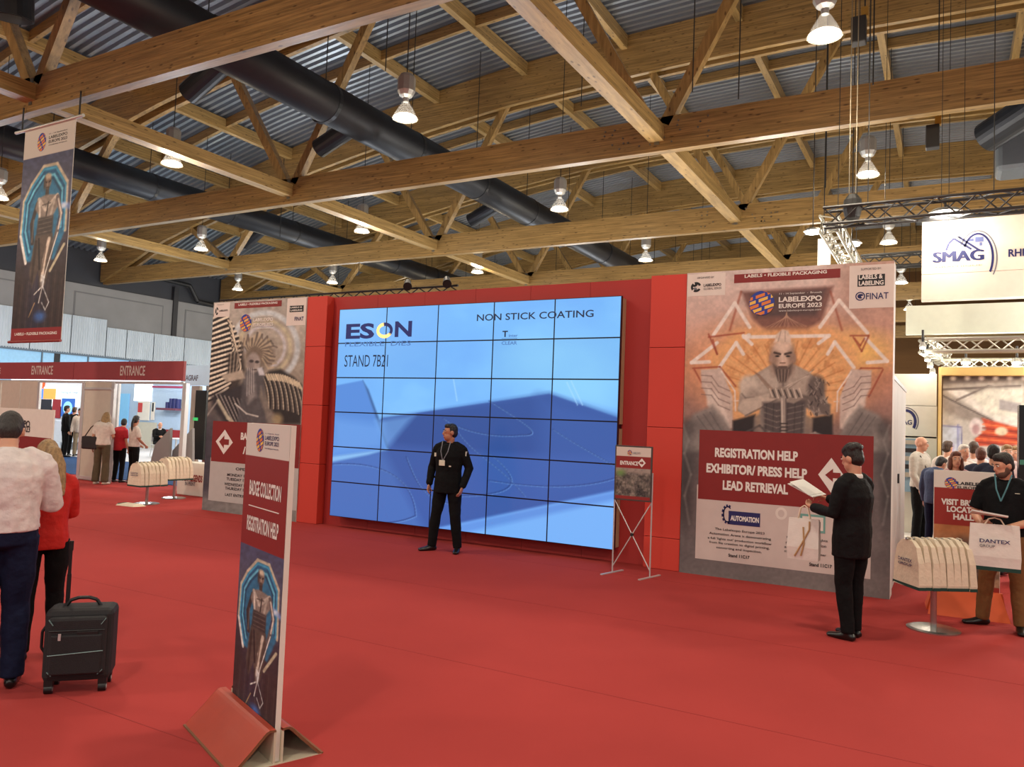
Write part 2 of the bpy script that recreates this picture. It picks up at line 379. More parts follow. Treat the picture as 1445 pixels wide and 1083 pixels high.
# ================================================================== LIGHTING OF THE HALL
LAMP_WHITE = mat('lamp_glow', (1, .93, .80), emit=9)
HOUSING = M('lamp_housing', 168, 166, 160, rough=.4, metal=.6); CLEAR = mat('lamp_bell', (.55, .53, .5), rough=.2, alpha=.10)
CABLE = M('black_cable', 24, 24, 26, rough=.6)
def me_of(mb, name, smooth=True):
    me = bpy.data.meshes.new(name); me.from_pydata(mb.v, [], mb.f); me.update()
    if smooth: me.polygons.foreach_set('use_smooth', [True]*len(me.polygons))
    return me
lamp_parts = [
 ('housing', me_of(MB().lathe([(.02, 1.02), (.15, 1.0), (.20, .92), (.20, .62), (.15, .52), (.07, .47), (.06, .38)], n=10), 'housing', False), HOUSING),
 ('bell', me_of(MB().lathe([(.07, .40), (.12, .32), (.22, .14), (.29, .0), (.28, .0), (.21, .14), (.11, .31), (.06, .39)], n=24), 'bell'), CLEAR),
 ('glow_disc', me_of(MB().lathe([(.0, .02), (.2, .015), (.26, .03), (.2, .07), (0, .08)], n=24), 'glow_disc'), LAMP_WHITE)]
def point(name, loc, w, col, r=.25):
    l = bpy.data.lights.new(name, 'POINT'); l.energy = w; l.color = col; l.shadow_soft_size = r
    o = bpy.data.objects.new(name, l); COL.objects.link(o); o.location = loc; return o
def spot(name, loc, w, col):
    l = bpy.data.lights.new(name, 'SPOT'); l.energy = w; l.color = col; l.shadow_soft_size = .25; l.spot_size = math.radians(150); l.spot_blend = .6
    o = bpy.data.objects.new(name, l); COL.objects.link(o); o.location = loc; return o
LX = [-32.4, -25.9, -17.7, -10.15, -1.8, 5.8, 13.4]; ROWN = {0: 'nearest', 1: 'second', 2: 'third', 3: 'fourth', 4: 'fifth', 5: 'sixth'}
ORD = ['first', 'second', 'third', 'fourth', 'fifth', 'sixth', 'seventh', 'eighth', 'ninth', 'tenth', 'eleventh', 'twelfth']
for rix in range(-4, 6):
    vis = 0
    for lx in LX:
        p = np.array([lx*K, (12.93+7.53*rix)*K, 8.07*K]); x, y, w = pix(p)
        on = w > 1 and -30 < x < 1475 and -40 < y < 470
        if rix > 3 and not on: continue
        spot('lamp_light', p+np.array([0, 0, -.12]), LAMP_W, (1, .88, .72)); point('lamp_light', p+np.array([0, 0, -.1]), LAMP_W*.30, (1, .84, .58))
        if on:
            h = pix(p)
            lab = f'glowing high-bay pendant lamp, {ORD[vis]} from the left in the {ROWN[rix]} row of lamps'
            t = thing('pendant_lamp', lab, 'lamp', p, group='high-bay pendant lamps under the roof'); vis += 1
            for nm, me, m in lamp_parts: link(nm, me, m if not me.materials else None, t)
            MB().cyl((0, 0, 1.0), (0, 0, (zdeck(lx)-.4)*K-p[2]), .012, n=6).build('cord', CABLE, t)

# ---- air ducts with nozzles
DUCT = M('dark_duct', 26, 30, 38, rough=.42, metal=.3, var=.15, scale=1.5); DUCT_IN = M('duct_mouth', 12, 13, 16, rough=.7); GREYD = M('grey_duct', 96, 104, 112, rough=.45, metal=.4)
def duct(label, x, y0, y1, r, outs, jets, zc=10.0):
    t = thing('air_duct', label, 'duct', (0, 0, 0), group='ventilation ducts under the roof')
    MB().cyl((x*K, y0*K, zc*K), (x*K, y1*K, zc*K), r*K, n=28).build('pipe', DUCT, t, smooth=True)
    for k in np.arange(math.ceil(y0/3.76), y1/3.76):
        MB().cyl((x*K, k*3.76*K, zc*K), (x*K, (k*3.76+.12)*K, zc*K), r*K*1.03, n=28).build('collar', DUCT, t)
        MB().cyl((x*K, k*3.76*K, (zc+r)*K), (x*K, k*3.76*K, (zdeck(x))*K), .015, n=5).build('hanger_rod', CABLE, t)
    for p in outs:
        e = gx(p, (x-1.55)*K); yv = e[1]; q = np.array([(x-.2)*K, yv, zc*K-.05])
        d = (e-q)/np.linalg.norm(e-q)
        o = MB().cyl(q, e, .27*K, n=20).build('outlet', DUCT, t, smooth=False); MB().cyl(e-d*.02, e+d*.008, .25*K, n=20).build('outlet_mouth', DUCT_IN, o)
    for p in jets:
        e = gx(p, (x-.66)*K); o = MB().cyl(e, e+np.array([0, -1.5, .05]), .2*K, n=16).cyl(e+np.array([0, -.1, 0]), e+np.array([0, .1, 0]), .24*K, n=16).build('jet_nozzle', DUCT, t, smooth=False)
        MB().cyl(e+np.array([0, .1, 0]), e+np.array([0, .13, 0]), .15*K, n=12).build('jet_mouth', BOLT, o)
    return t
duct('large dark round air duct running above the video wall towards the back', -14.5, -1, 62, .53, [(266, 132), (450, 210), (664, 312)], [(452, 162), (694, 278)])
duct('dark round air duct near the left gable, passing behind the hanging banner', -27.0, -1, 62, .52, [(345, 345)], [], zc=10.27)
t = thing('air_duct', 'grey duct elbow ending in an open round mouth at the upper right edge', 'duct', (0, 0, 0), group='ventilation ducts under the roof')
a = gy((1392, 194), 21); b = gy((1475, 140), 20); MB().cyl(a, b, .36, n=24).build('pipe', DUCT, t, smooth=False); d_ = (b-a)/np.linalg.norm(b-a); MB().cyl(a-d_*.01, a+d_*.02, .33, n=24).build('mouth', GREYD, t)
c = gy((1405, 248), 22); d = gy((1490, 175), 22); MB().box(c[0], d[0], 21.6, 22.6, c[2], d[2]).build('plenum_box', GREYD, t, bevel=.12)
t = thing('air_duct', 'dark duct end with open round mouth in the upper left corner', 'duct', (0, 0, 0), group='ventilation ducts under the roof')
a = gy((16, 26), 8.6); b = a+np.array([.3, -.35, 2.6]); MB().cyl(a, b, .42, n=24).build('pipe', DUCT, t, smooth=False); d_ = (b-a)/np.linalg.norm(b-a); MB().cyl(a-d_*.01, a+d_*.02, .38, n=24).build('mouth', DUCT_IN, t); MB().cyl(b, (b[0], b[1], zdeck(b[0]/K)*K), .015, n=5).build('hanger_rod', CABLE, t)
# ---- suspension wires and rigging
WIRES = [((205, 95), (206, 120)), ((128, 75), (129, 105)), ((238, 140), (236, 190)), ((372, 95), (371, 160)), ((415, 280), (412, 360)), ((293, 0), (293, 0))]
def wire(label, p, yv, z1, group='thin suspension wires of the ceiling'):
    a = gy(p, yv); o = MB().cyl(a, (a[0], a[1], z1), .014, n=5).build('suspension_wire', CABLE); tag(o, label, 'wire', group)
for p, yv, z1, lab in [((395, 335), 22.5, 12.2, 'thin wire hanging in front of the third roof truss at left'), ((820, 150), 20, 14.5, 'thin dark wire crossing the second truss left of its bolted joint'), ((977, 130), 16.5, 14.2, 'thin black wire hanging beside the second truss node'),
                       ((1232, 120), 16.5, 14.2, 'thin black wire hanging right of the large bright pendant lamp'), ((544, 100), 15, 13.5, 'thin black wire beside the bright lamp over the duct'), ((1042, 140), 17, 14, 'thin wire hanging over the second truss right of its joint'),
                       ((506, 390), 25.36, 8.6*K, 'pale wire hanging over the wall left of centre'), ((1165, 265), 25, 14, 'thin wire hanging by the black chain hoist')]:
    wire(lab, p, yv, z1)
for p, yv, lab in [((1212, 42), 15.5, 'small dark loudspeaker hanging beside the largest pendant lamp'), ((1316, 192), 18.5, 'small black loudspeaker on a chain under the second truss at right')]:
    c = gy(p, yv); t = thing('hanging_speaker', lab, 'speaker', c)
    MB().box(-.13, .13, -.12, .12, -.28, .22).build('cabinet', M('speaker_black', 28, 28, 30, rough=.6), t, bevel=.02)
    MB().lathe([(.0, .0), (.08, .0), (.1, .03)], n=16).build('grille', M('speaker_grille', 44, 44, 48, rough=.7), t)
    MB().cyl((0.1, 0, .2), (0.1, 0, (8.0*K-c[2]) if c[2] < 8.2 else 4), .015, n=6).build('chain', CABLE, t); MB().box(.04, .16, -.06, .06, .22, .40).build('clamp', M('brass_clamp', 168, 132, 62, rough=.4, metal=.6), t)
# ================================================================== RED WALL WITH VIDEO SCREEN
Y0 = 9.648
FW = Frame((0, Y0, 0))                          # front face of the columns and posters
YR = 9.82                                       # recessed panel wall behind the screen
RED_L = M('red_panel', 205, 62, 48, rough=.55, var=.03, scale=1); RED_SHADED = M('red_recess_shaded', 172, 46, 42, rough=.6, var=.03, scale=1)  # recess panels get a darker red for the shade inside the recess
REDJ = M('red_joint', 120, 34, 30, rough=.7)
ax = lambda px: FW.ab(px)[0]
cl0, cl1 = ax((434, 420)), ax((462, 415)); cr0, cr1 = ax((919, 392)), ax((969, 387)); ZT = 3.775
wall = thing('wall_front', 'x', 'x'); del wall['label'], wall['category']; wall['kind'] = 'structure'
def panels(x0, x1, y0, y1, zs, m, nm='panel'):
    for a, b in zip(zs[:-1], zs[1:]): MB().box(x0, x1, y0, y1, a+.003, b-.003).build(nm, m, wall, bevel=.004)
panels(cl0, cl1, Y0+.01, Y0+.6, [0, .98, 1.95, 2.93, ZT], RED_L); panels(cr0, cr1, Y0+.01, Y0+.6, [0, .40, 1.8, 2.83, ZT], RED_L)
MB().box(cl0+.01, cl1-.01, Y0+.03, Y0+.5, 0, ZT-.02).build('backing', REDJ, wall); MB().box(cr0+.01, cr1-.01, Y0+.03, Y0+.5, 0, ZT-.02).build('backing', REDJ, wall)
nx = 6; xs = np.linspace(cl1, cr0, nx+1)
for i in range(nx): MB().box(xs[i]+.002, xs[i+1]-.002, YR, YR+.06, 0, ZT-.005).build('recess_panel', RED_SHADED, wall)
MB().box(cl1, cr0, YR+.06, YR+.3, 0, ZT-.03).build('backing', REDJ, wall)
MB().box(-11.7, cl0, Y0+.35, Y0+.6, 0, ZT-.02).build('backing', REDJ, wall)
# ---- video wall: six rows of five panels
XS0, XS1, ZS0, ZS1, YSC = FW.ab((480, 437))[0]*.995, -3.797, .178, 3.522, 9.60
XS0 = -8.69
FS = Frame((0, YSC, 0))
vw = thing('video_wall', 'large blue video wall of thirty display panels in the red wall', 'video wall', (0, 0, 0))
SCR = vcol_mat('screen_glow', emit=.88, rough=.25); BEZ = M('screen_bezel', 12, 14, 26, rough=.3); SIDE = M('screen_side', 172, 150, 118, rough=.5)
MB().box(XS0+.02, XS1-.035, YSC+.05, YR, ZS0+.02, ZS1-.02).build('mounting_frame', BEZ, vw)
MB().box(XS1-.035, XS1-.01, YSC+.05, YR-.02, 1.82, ZS1-.02).box(XS1-.035, XS1-.01, YSC+.05, YR-.02, ZS0+.02, 1.76).build('side_cover', SIDE, vw)
cw, rh = (XS1-XS0)/5, (ZS1-ZS0)/6
def paint_screen(c):
    c.vgrad([(420, (112, 180, 246)), (600, (122, 186, 250)), (780, (118, 176, 248))])
    n = fbm(c.X*.012, c.Y*.018, 3); c.put(np.clip((n-.4)*1.6, 0, .6), (142, 204, 252)); c.put(np.clip((.45-n)*1.5, 0, .5), (104, 164, 244))
    c.ell(800, 520, 90, 60, (140, 208, 254), .6, .7)
    c.ell(820, 740, 90, 40, (132, 190, 252), .7, .7)
    c.ell(520, 470, 70, 45, (128, 188, 250), .7, .5)
    # slate block
    c.poly([(455, 648), (540, 590), (775, 556), (885, 594), (885, 690), (590, 752), (440, 735)], (58, 94, 168), 1.2)
    c.poly([(540, 592), (775, 556), (885, 594), (885, 645), (700, 640), (560, 628)], (46, 80, 150), 6, .8)
    c.poly([(455, 640), (540, 634), (600, 750), (455, 730)], (74, 116, 190), 8, .8)
    c.poly([(760, 560), (885, 594), (885, 690), (760, 700)], (62, 98, 172), 14, .6)
    c.poly([(590, 752), (885, 690), (885, 800), (560, 760)], (120, 180, 250), 3, 1)
    c.poly([(590, 752), (885, 690), (885, 702), (640, 756)], (92, 142, 222), 4, .8)
    # left block
    c.poly([(465, 546), (512, 537), (547, 634), (455, 646)], (86, 140, 218), 1.2); c.poly([(512, 537), (520, 550), (550, 632), (546, 634)], (54, 92, 150), 1.4, .9)
    c.poly([(455, 646), (547, 634), (520, 642), (455, 655)], (150, 206, 250), 2, .8)
    c.poly([(530, 594), (585, 586), (545, 634)], (128, 186, 248), 5, .55); c.poly([(470, 590), (540, 600), (540, 632), (470, 640)], (112, 168, 240), 8, .6)
    dk, lt = (40, 68, 128), (128, 176, 238)
    def curve(p0, p1, p2, p3, n=26):
        return [tuple((1-t)**3*np.array(p0)+3*(1-t)**2*t*np.array(p1)+3*(1-t)*t*t*np.array(p2)+t**3*np.array(p3)) for t in np.linspace(0, 1, n)]
    for cv in [curve((573, 645), (590, 690), (600, 705), (640, 712)), curve((470, 655), (560, 650), (585, 690), (586, 728)), curve((586, 728), (560, 740), (545, 736), (540, 740)),
               curve((690, 566), (745, 600), (768, 615), (735, 614)), curve((735, 614), (700, 618), (650, 610), (625, 590)), curve((780, 606), (830, 640), (870, 655), (880, 670)), curve((690, 640), (740, 680), (735, 700), (640, 700)),
               curve((690, 678), (760, 690), (830, 690), (875, 672)), curve((640, 600), (660, 640), (700, 650), (740, 700))]:
        c.line(cv, 1.4, dk, .8, .75); c.line([(x+1.6, y+1.4) for x, y in cv], .9, lt, .8, .4)
    for x0, y0_, x1, y1 in [(800, 540, 815, 572), (806, 538, 822, 572), (640, 536, 645, 566)]: c.line([(x0, y0_), (x1, y1)], 1.2, (170, 218, 255), .8, .8)
    s_ = (RNG.random()-.5)*.05; c.c = np.clip(c.c*(1+s_), 0, 255); return c
for r in range(6):
    for q in range(5):
        x0 = XS0+q*cw; z0 = ZS0+r*rh; g = .009
        p = MB().box(x0+.001, x0+cw-.001, YSC+.002, YSC+.055, z0+.001, z0+rh-.001).build('display_panel', BEZ, vw)
        paint_screen(Canvas(FS, x0+g, z0+g, x0+cw-g, z0+rh-g, .0125)).build('display_image', SCR, p, t=.0)
INKS = mat('screen_ink', srgb(20, 26, 80), rough=.3, emit=.9); INKB = mat('screen_ink_black', srgb(14, 26, 52), rough=.3, emit=.9); FAINT = mat('screen_ink_faint', srgb(66, 108, 168), rough=.3, emit=.7); AMB = mat('screen_amber', srgb(240, 205, 130), rough=.3, emit=.95)
text_px(FS, 'ES', (488, 479), (529, 456), INKS, vw, bold=.035); text_px(FS, 'N', (557, 476), (582, 453), INKS, vw, bold=.03)
def ring(fr, p, q, w, arcs, parent, t=.004):
    a0, b0 = fr.ab(p); a1, b1 = fr.ab(q); ca, cb, ra, rb = (a0+a1)/2, (b0+b1)/2, abs(a1-a0)/2, abs(b1-b0)/2
    for s0, s1, m in arcs:
        N = max(6, int(abs(s1-s0)/8)); v = []
        for i in range(N+1):
            th = math.radians(s0+(s1-s0)*i/N)
            v += [fr.P(ca+ra*math.cos(th), cb+rb*math.sin(th), t), fr.P(ca+(ra-w)*math.cos(th), cb+(rb-w)*math.sin(th), t)]
        obj('ring_mark', v, [(2*i, 2*i+2, 2*i+3, 2*i+1) for i in range(N)], m, parent)
ring(FS, (531, 478), (555, 455), .055, [(95, 330, AMB), (-40, 100, INKS)], vw)
text_px(FS, 'FLEXIBLE  DIES', (487, 489.5), (580, 482), FAINT, vw, bold=.01, h=6.5); text_px(FS, 'STAND 7B21', (486, 518), (548, 501), INKB, vw, bold=.0, h=16.5)
text_px(FS, 'NON STICK COATING', (673, 453.5), (838, 438), INKB, vw, bold=.012, h=9.5); text_px(FS, 'T', (709, 476), (717, 467), INKB, vw, bold=.03)
text_px(FS, 'inter', (718, 476), (731, 471), FAINT, vw, h=4, bold=.02); text_px(FS, 'CLEAR', (708, 487), (730, 481), FAINT, vw, bold=.02, h=5); FS.rect_px('rule', (708, 478.4), (730, 477.4), INKS, vw, t=.004, thick=.001)
# lighting bar lying along the top of the wall
tb = thing('lighting_truss', 'black lattice bar lying along the top of the red wall at left', 'truss', (0, 0, 0))
for dz in (0, .09): MB().cyl((-12.1, 10.05, 3.80+dz), (-6.7, 10.05, 3.80+dz), .018, n=6).build('chord', CABLE, tb)
mb = MB()
for k in range(36): mb.cyl((-12.1+k*.15, 10.05, 3.80+.09*(k % 2)), (-12.1+(k+1)*.15, 10.05, 3.80+.09*((k+1) % 2)), .01, n=5)
mb.build('lattice', CABLE, tb)
for i, xx in enumerate((-6.85, -7.6)):
    c = MB().cyl((xx, 9.95, 3.98), (xx+.15, 9.75, 3.86), .05, .07, 12).build('spot_head', CABLE, tb)

# ================================================================== POSTERS
def globe(c, x, y, rx, ry, f=1):
    B, O, Y = (36, 58, 150), (226, 130, 60), (238, 190, 84)
    c.ell(x, y, rx, ry, B, .12)
    for k in range(3): 
        t0 = -1.2+k*.85; c.line([(x+rx*.85*math.cos(t), y+ry*(.75*math.sin(t)*.35+t0*.48)) for t in np.linspace(2.6, .6, 8)], ry*.34, (O, Y, O)[k], .6, .95)
    for k in (-.45, .2): c.line([(x+rx*k-rx*.15, y-ry*.7), (x+rx*k+rx*.2, y+ry*.7)], rx*.2, B, .5, .9)
def poster(label, x0, x1, thick=.3):
    t = thing('poster_panel', label, 'poster', (0, 0, 0))
    MB().box(x0, x1, Y0, Y0+thick, 0, ZT).build('panel_body', M('white_board', 226, 222, 214, rough=.6), t)
    return t
xa, xb = ax((970, 388)), ax((1262, 372))+.0
PR_ = poster('tall printed panel with warrior on throne and registration help banner', xa, xb, .32)
c = Canvas(FW, xa, .0, xb, ZT, .0085)
c.vgrad([(370, (206, 194, 190)), (440, (206, 176, 166)), (520, (202, 142, 116)), (580, (164, 124, 112)), (640, (104, 92, 92)), (860, (116, 110, 110))])
c.put(np.clip((c.X-1150)/110, 0, .55)*np.clip((600-c.Y)/200, 0, 1), (196, 140, 118))
c.put(np.clip(np.abs(c.X-1110)/150-.75, 0, .5)*np.clip((c.Y-560)/40, 0, 1), (60, 54, 58))
c.grain(.12, .03, .03, 5)
c.ell(1105, 520, 105, 62, (236, 166, 104), .55, .9); c.ell(1215, 495, 45, 22, (250, 206, 120), .8, .9)
# dark upper hexagon behind the lettering
c.poly([(1046, 412), (1176, 404), (1160, 452), (1140, 466), (1082, 468), (1062, 450)], (112, 72, 66), 3, .85); c.poly([(1058, 416), (1165, 408), (1152, 446), (1068, 448)], (78, 62, 64), 4, .8)
for k in range(6): c.line([(1082+k*6, 462), (1110, 448-k*1.5), (1138-k*6, 461)], .8, (206, 168, 140), .5, .55)
for s, xx in ((-1, 1046), (1, 1172)): c.line([(xx, 412), (xx-s*0+(-s)*-16, 466)], 3, (150, 70, 50), 1.2, .6)
# fan of stone behind the figure
c.poly([(1000, 500), (1040, 466), (1175, 463), (1215, 496), (1190, 560), (1170, 600), (1040, 600), (1015, 560)], (232, 176, 120), 6, .9)
for k in range(34):
    an = math.pi*(1.02+.96*k/33); r0, r1 = 24+6*math.sin(k*2.1), 92+8*math.sin(k*1.3)
    c.line([(1106+r0*math.cos(an), 555+r0*math.sin(an)*.8), (1106+r1*math.cos(an), 555+r1*math.sin(an)*.85)], 1.6, (176, 104, 54) if k % 2 else (246, 200, 140), 1.0, .5)
c.put(np.clip((fbm(c.X*.09, c.Y*.09, 9)-.5)*3, 0, .45)*np.clip(1-np.hypot((c.X-1106)/105, (c.Y-525)/70), 0, .5)*2, (168, 96, 52))
# white triangles
wt = (232, 218, 210)
for pts in ([(1012, 484), (976, 512), (1001, 511)], [(1007, 473), (1037, 428), (1058, 462)], [(1057, 473), (1050, 476), (1170, 474), (1155, 485)], [(1061, 486), (1049, 474)], [(1015, 519), (1039, 484), (1049, 500)], [(1157, 462), (1184, 424), (1224, 470)], [(1222, 478), (1252, 510), (1224, 512)], [(1168, 500), (1178, 483), (1205, 519)]):
    c.line(pts, 5.0, (240, 228, 220), .8, .97)
for pts in ([(1000, 476), (1050, 470)], [(1000, 472), (1012, 500), (1006, 480)], [(1200, 474), (1226, 474), (1216, 496), (1204, 476)], [(1206, 478), (1214, 488), (1220, 478)], [(978, 520), (1016, 518), (1038, 545)], [(1245, 520), (1215, 520), (1190, 545)], [(980, 522), (1000, 558)], [(1246, 522), (1226, 560)]):
    c.line(pts, 2.2, (150, 62, 44), .9, .75)
# side guns / throne arms
g1 = (206, 186, 176)
for s in (1, -1):
    mx = lambda pts: [((x if s == 1 else 2*1109.5-x), y+(0 if s == 1 else 1)) for x, y in pts]
    c.poly(mx([(989, 522), (1018, 520), (1024, 535), (1034, 560), (1034, 604), (1028, 606), (1016, 580), (1000, 565), (990, 545)]), g1, 1.5)
    c.poly(mx([(996, 545), (1012, 556), (1024, 580), (1030, 604), (1012, 590), (998, 572)]), (222, 206, 196), 2, .9)
    for k in range(4): c.line(mx([(990, 530+k*9), (1004, 531+k*9), (1014, 545+k*9), (1030, 552+k*9)]), 1.3, (120, 96, 90), .6, .7)
    c.line(mx([(1018, 524), (1037, 552), (1038, 580)]), 2.0, (238, 226, 220), .7, .9); c.line(mx([(1036, 566), (1042, 566)]), 1.5, (235, 222, 215), .6, .8)
    c.poly(mx([(964, 610), (978, 585), (1006, 572), (1022, 590), (1034, 612), (1034, 630), (964, 640)]), (142, 134, 130), 3, .95); c.poly(mx([(980, 592), (1006, 580), (1030, 614), (990, 625)]), (120, 112, 110), 3, .8)
    for k in range(3): c.line(mx([(984+k*9, 588-k*3), (1006+k*8, 618-k*2)]), 1.4, (92, 86, 86), .8, .7)
    c.ell(mx([(972, 605)])[0][0], 605, 10, 14, (64, 58, 60), .5, .6); c.ell(mx([(970, 660)])[0][0], 655, 11, 25, (70, 66, 68), .6, .8); c.ell(mx([(968, 640)])[0][0], 700, 8, 40, (58, 54, 56), .6, .7)
    c.line(mx([(964, 600), (972, 622), (966, 640), (975, 670), (966, 700), (973, 740)]), 3, (150, 144, 140), 1.5, .45)
c.poly([(1034, 594), (1066, 585), (1066, 622), (1034, 622)], (34, 30, 34), 2, .95); c.poly([(1146, 590), (1175, 585), (1175, 622), (1146, 622)], (34, 30, 34), 2, .95)
# figure: mohawk, beard, crossed straps, hands resting on a sword pommel
lt_, md_, dk_ = (206, 192, 178), (160, 146, 136), (92, 82, 80)
c.poly([(1054, 536), (1070, 526), (1090, 514), (1118, 514), (1140, 524), (1156, 538), (1166, 562), (1172, 584), (1150, 588), (1138, 572), (1136, 625), (1074, 625), (1072, 574), (1054, 588), (1041, 580), (1044, 556)], md_, 1.4)
c.poly([(1058, 536), (1090, 516), (1101, 532), (1098, 550), (1070, 556)], (186, 172, 160), 3, .9); c.poly([(1110, 532), (1122, 516), (1146, 532), (1142, 552), (1114, 554)], (180, 164, 152), 3, .9); c.line([(1105, 532), (1105, 556)], 2.4, dk_, 1.2, .7)
c.ell(1056, 546, 13, 16, lt_, .25); c.ell(1060, 556, 9, 8, md_, .5, .8); c.line([(1047, 556), (1052, 562), (1064, 561)], 1.6, dk_, 1, .6)
c.poly([(1041, 576), (1048, 564), (1070, 560), (1096, 552), (1101, 561), (1076, 574), (1052, 587)], (196, 180, 166), 1.6); c.line([(1052, 587), (1078, 574), (1100, 562)], 2, (96, 84, 80), 1, .7)
c.ell(1152, 548, 13, 18, (104, 92, 88), .25); c.poly([(1122, 555), (1146, 560), (1172, 571), (1171, 588), (1142, 578), (1120, 566)], (110, 98, 94), 1.6)
for k in range(46):
    x = 1140+30*RNG.random(); y = 532+52*RNG.random(); c.line([(x, y), (x+7*RNG.random()-3.5, y+4)], 1.3, (40, 34, 36) if k % 2 else (170, 156, 146), .6, .75)
for k in range(4): c.line([(1064+k*2.4, 524+k*1.6), (1090+k*2.4, 556)], 1.2, (118, 86, 68), .7, .5); c.line([(1148-k*3.4, 522+k*3), (1108-k*3.4, 552)], 1.8, (222, 206, 192) if k % 2 else (120, 106, 98), .7, .6)
c.poly([(1076, 568), (1136, 566), (1135, 625), (1076, 625)], (74, 66, 68), 2.5, .9)
for k in range(6): c.line([(1078, 574+k*8), (1096, 580+k*8), (1134, 572+k*8)], 1.5, (150, 138, 130), .8, .55); c.line([(1082+k*10, 570), (1080+k*10, 622)], 1.2, (48, 42, 44), .8, .5)
c.poly([(1064, 590), (1078, 578), (1078, 624), (1062, 624)], (132, 122, 116), 2, .8); c.poly([(1136, 586), (1148, 592), (1144, 624), (1134, 624)], (132, 120, 112), 2, .8)
c.ell(1104.5, 503, 16, 23, (208, 180, 162), .10); c.ell(1092, 506, 6, 20, (150, 122, 106), .6, .8); c.ell(1117, 506, 5, 20, (140, 114, 100), .6, .8); c.ell(1104, 489, 12, 8, (226, 200, 182), .5, .8)
c.ell(1088, 506, 2.4, 6, (170, 138, 122), .35); c.ell(1121, 506, 2.4, 6, (156, 128, 112), .35)
c.poly([(1091, 514), (1098, 518), (1111, 518), (1118, 514), (1116, 528), (1109, 540), (1100, 540), (1094, 528)], (96, 80, 74), 2.0, .95)
for k in range(8): c.line([(1095+k*2.6, 522), (1098+k*1.8, 538)], 1.0, (168, 148, 136) if k % 2 else (60, 50, 48), .6, .7)
c.poly([(1092, 484), (1096, 472), (1104, 465), (1112, 467), (1116, 476), (1116, 486), (1104, 481)], (222, 200, 184), 1.4); c.line([(1098, 482), (1102, 468)], 1.4, (168, 144, 130), .7, .8); c.line([(1108, 482), (1108, 468)], 1.4, (168, 144, 130), .7, .8)
c.line([(1093, 498), (1101, 500)], 3.2, (66, 52, 48), .7, .95); c.line([(1108, 500), (1116, 498)], 3.2, (66, 52, 48), .7, .95); c.ell(1097, 503, 3, 1.4, (40, 32, 32), .4); c.ell(1112, 503, 3, 1.4, (40, 32, 32), .4)
c.line([(1104, 501), (1104.5, 511)], 3.0, (226, 200, 184), .8, .9); c.line([(1101, 512.5), (1108, 512.5)], 1.8, (120, 92, 80), .6, .9); c.line([(1099, 518), (1110, 518)], 1.8, (76, 56, 52), .6, .95)
c.poly([(1086, 552), (1102, 545), (1124, 551), (1134, 562), (1120, 570), (1100, 564), (1086, 562)], (150, 136, 126), 1.3)
for k in range(11): c.line([(1086+k*4.2, 549+2*(k % 2)), (1090+k*4.2, 560+(k % 3))], 1.7, (40, 34, 36) if k % 2 else (216, 202, 188), .6, .9)
c.line([(1105.5, 562), (1106.5, 622)], 7.5, (160, 148, 140), .8); c.line([(1103.4, 563), (1104, 598)], 2.2, (214, 200, 188), .7, .85); c.line([(1109, 563), (1109.6, 620)], 1.6, (78, 68, 68), .7, .8)
for k in range(5): c.line([(1102, 598+k*5), (1111, 598+k*5)], 1.8, (50, 44, 44), .6, .95)
c.line([(1040, 616), (1072, 601), (1096, 622)], 3, (84, 76, 76), 1, .8); c.line([(1044, 622), (1085, 611)], 3.4, (178, 168, 160), 1.2, .8); c.line([(1120, 621), (1150, 611), (1166, 618)], 3, (168, 156, 148), 1.2, .8)
# lower margin texture
c.put(np.clip((c.Y-790)/40, 0, 1)*.8, (128, 120, 118)); c.grain(.10, .25, .25, 2)
c.build('printed_picture', PRINT, PR_, t=.003)
R = lambda nm, p, q, m, t=.005: FW.rect_px(nm, p, q, m, PR_, t=t)
CREAM = M('cream_print', 226, 214, 206, rough=.55); CREAM2 = M('pale_pink_print', 206, 190, 184, rough=.55)
R('logo_field', (970, 419), (1024, 385), CREAM); R('logo_field', (1198, 436), (1262, 372), CREAM); R('title_band', (1036, 400), (1186, 379), REDP)
T = lambda s, p, q, m, **k: text_px(FW, s, p, q, m, PR_, t=.008, **k)
T('LABELS \u2022 FLEXIBLE PACKAGING', (1051, 392.6), (1167, 384), WHITE, bold=.03, h=4.6)
T('ORGANISED BY', (984, 394), (1008, 391.5), INK, h=2.6); T('LABELEXPO', (993, 405), (1018, 401), INK, bold=.03, h=4); T('GLOBAL SERIES', (993, 409.5), (1018, 407), INK, h=3)
T('SUPPORTED BY:', (1215, 382), (1244, 378.5), INK, h=3); R('logo_plate', (1210, 405), (1249, 386.5), INK, t=.007); T('LABELS &', (1212, 395), (1246, 389), WHITE, bold=.03, h=6.4); T('LABELING', (1212, 403.6), (1247, 397), WHITE, bold=.03, h=6.4)
T('FINAT', (1222, 423), (1254, 413), NAVY, bold=.01, h=9); ring(FW, (1207, 425), (1221, 412), .012, [(0, 360, NAVY)], PR_, t=.008)
ring(FW, (1210, 422), (1219, 415), .03, [(20, 300, NAVY)], PR_, t=.008)
ring(FW, (975, 413), (990, 398), .028, [(20, 110, INK), (130, 220, INK), (240, 330, INK)], PR_, t=.008); ring(FW, (978, 410), (987, 401), .03, [(60, 170, INK), (200, 300, GREY_INK)], PR_, t=.008)
c = Canvas(FW, *FW.ab((1056, 448)), *FW.ab((1094, 408)), .006)
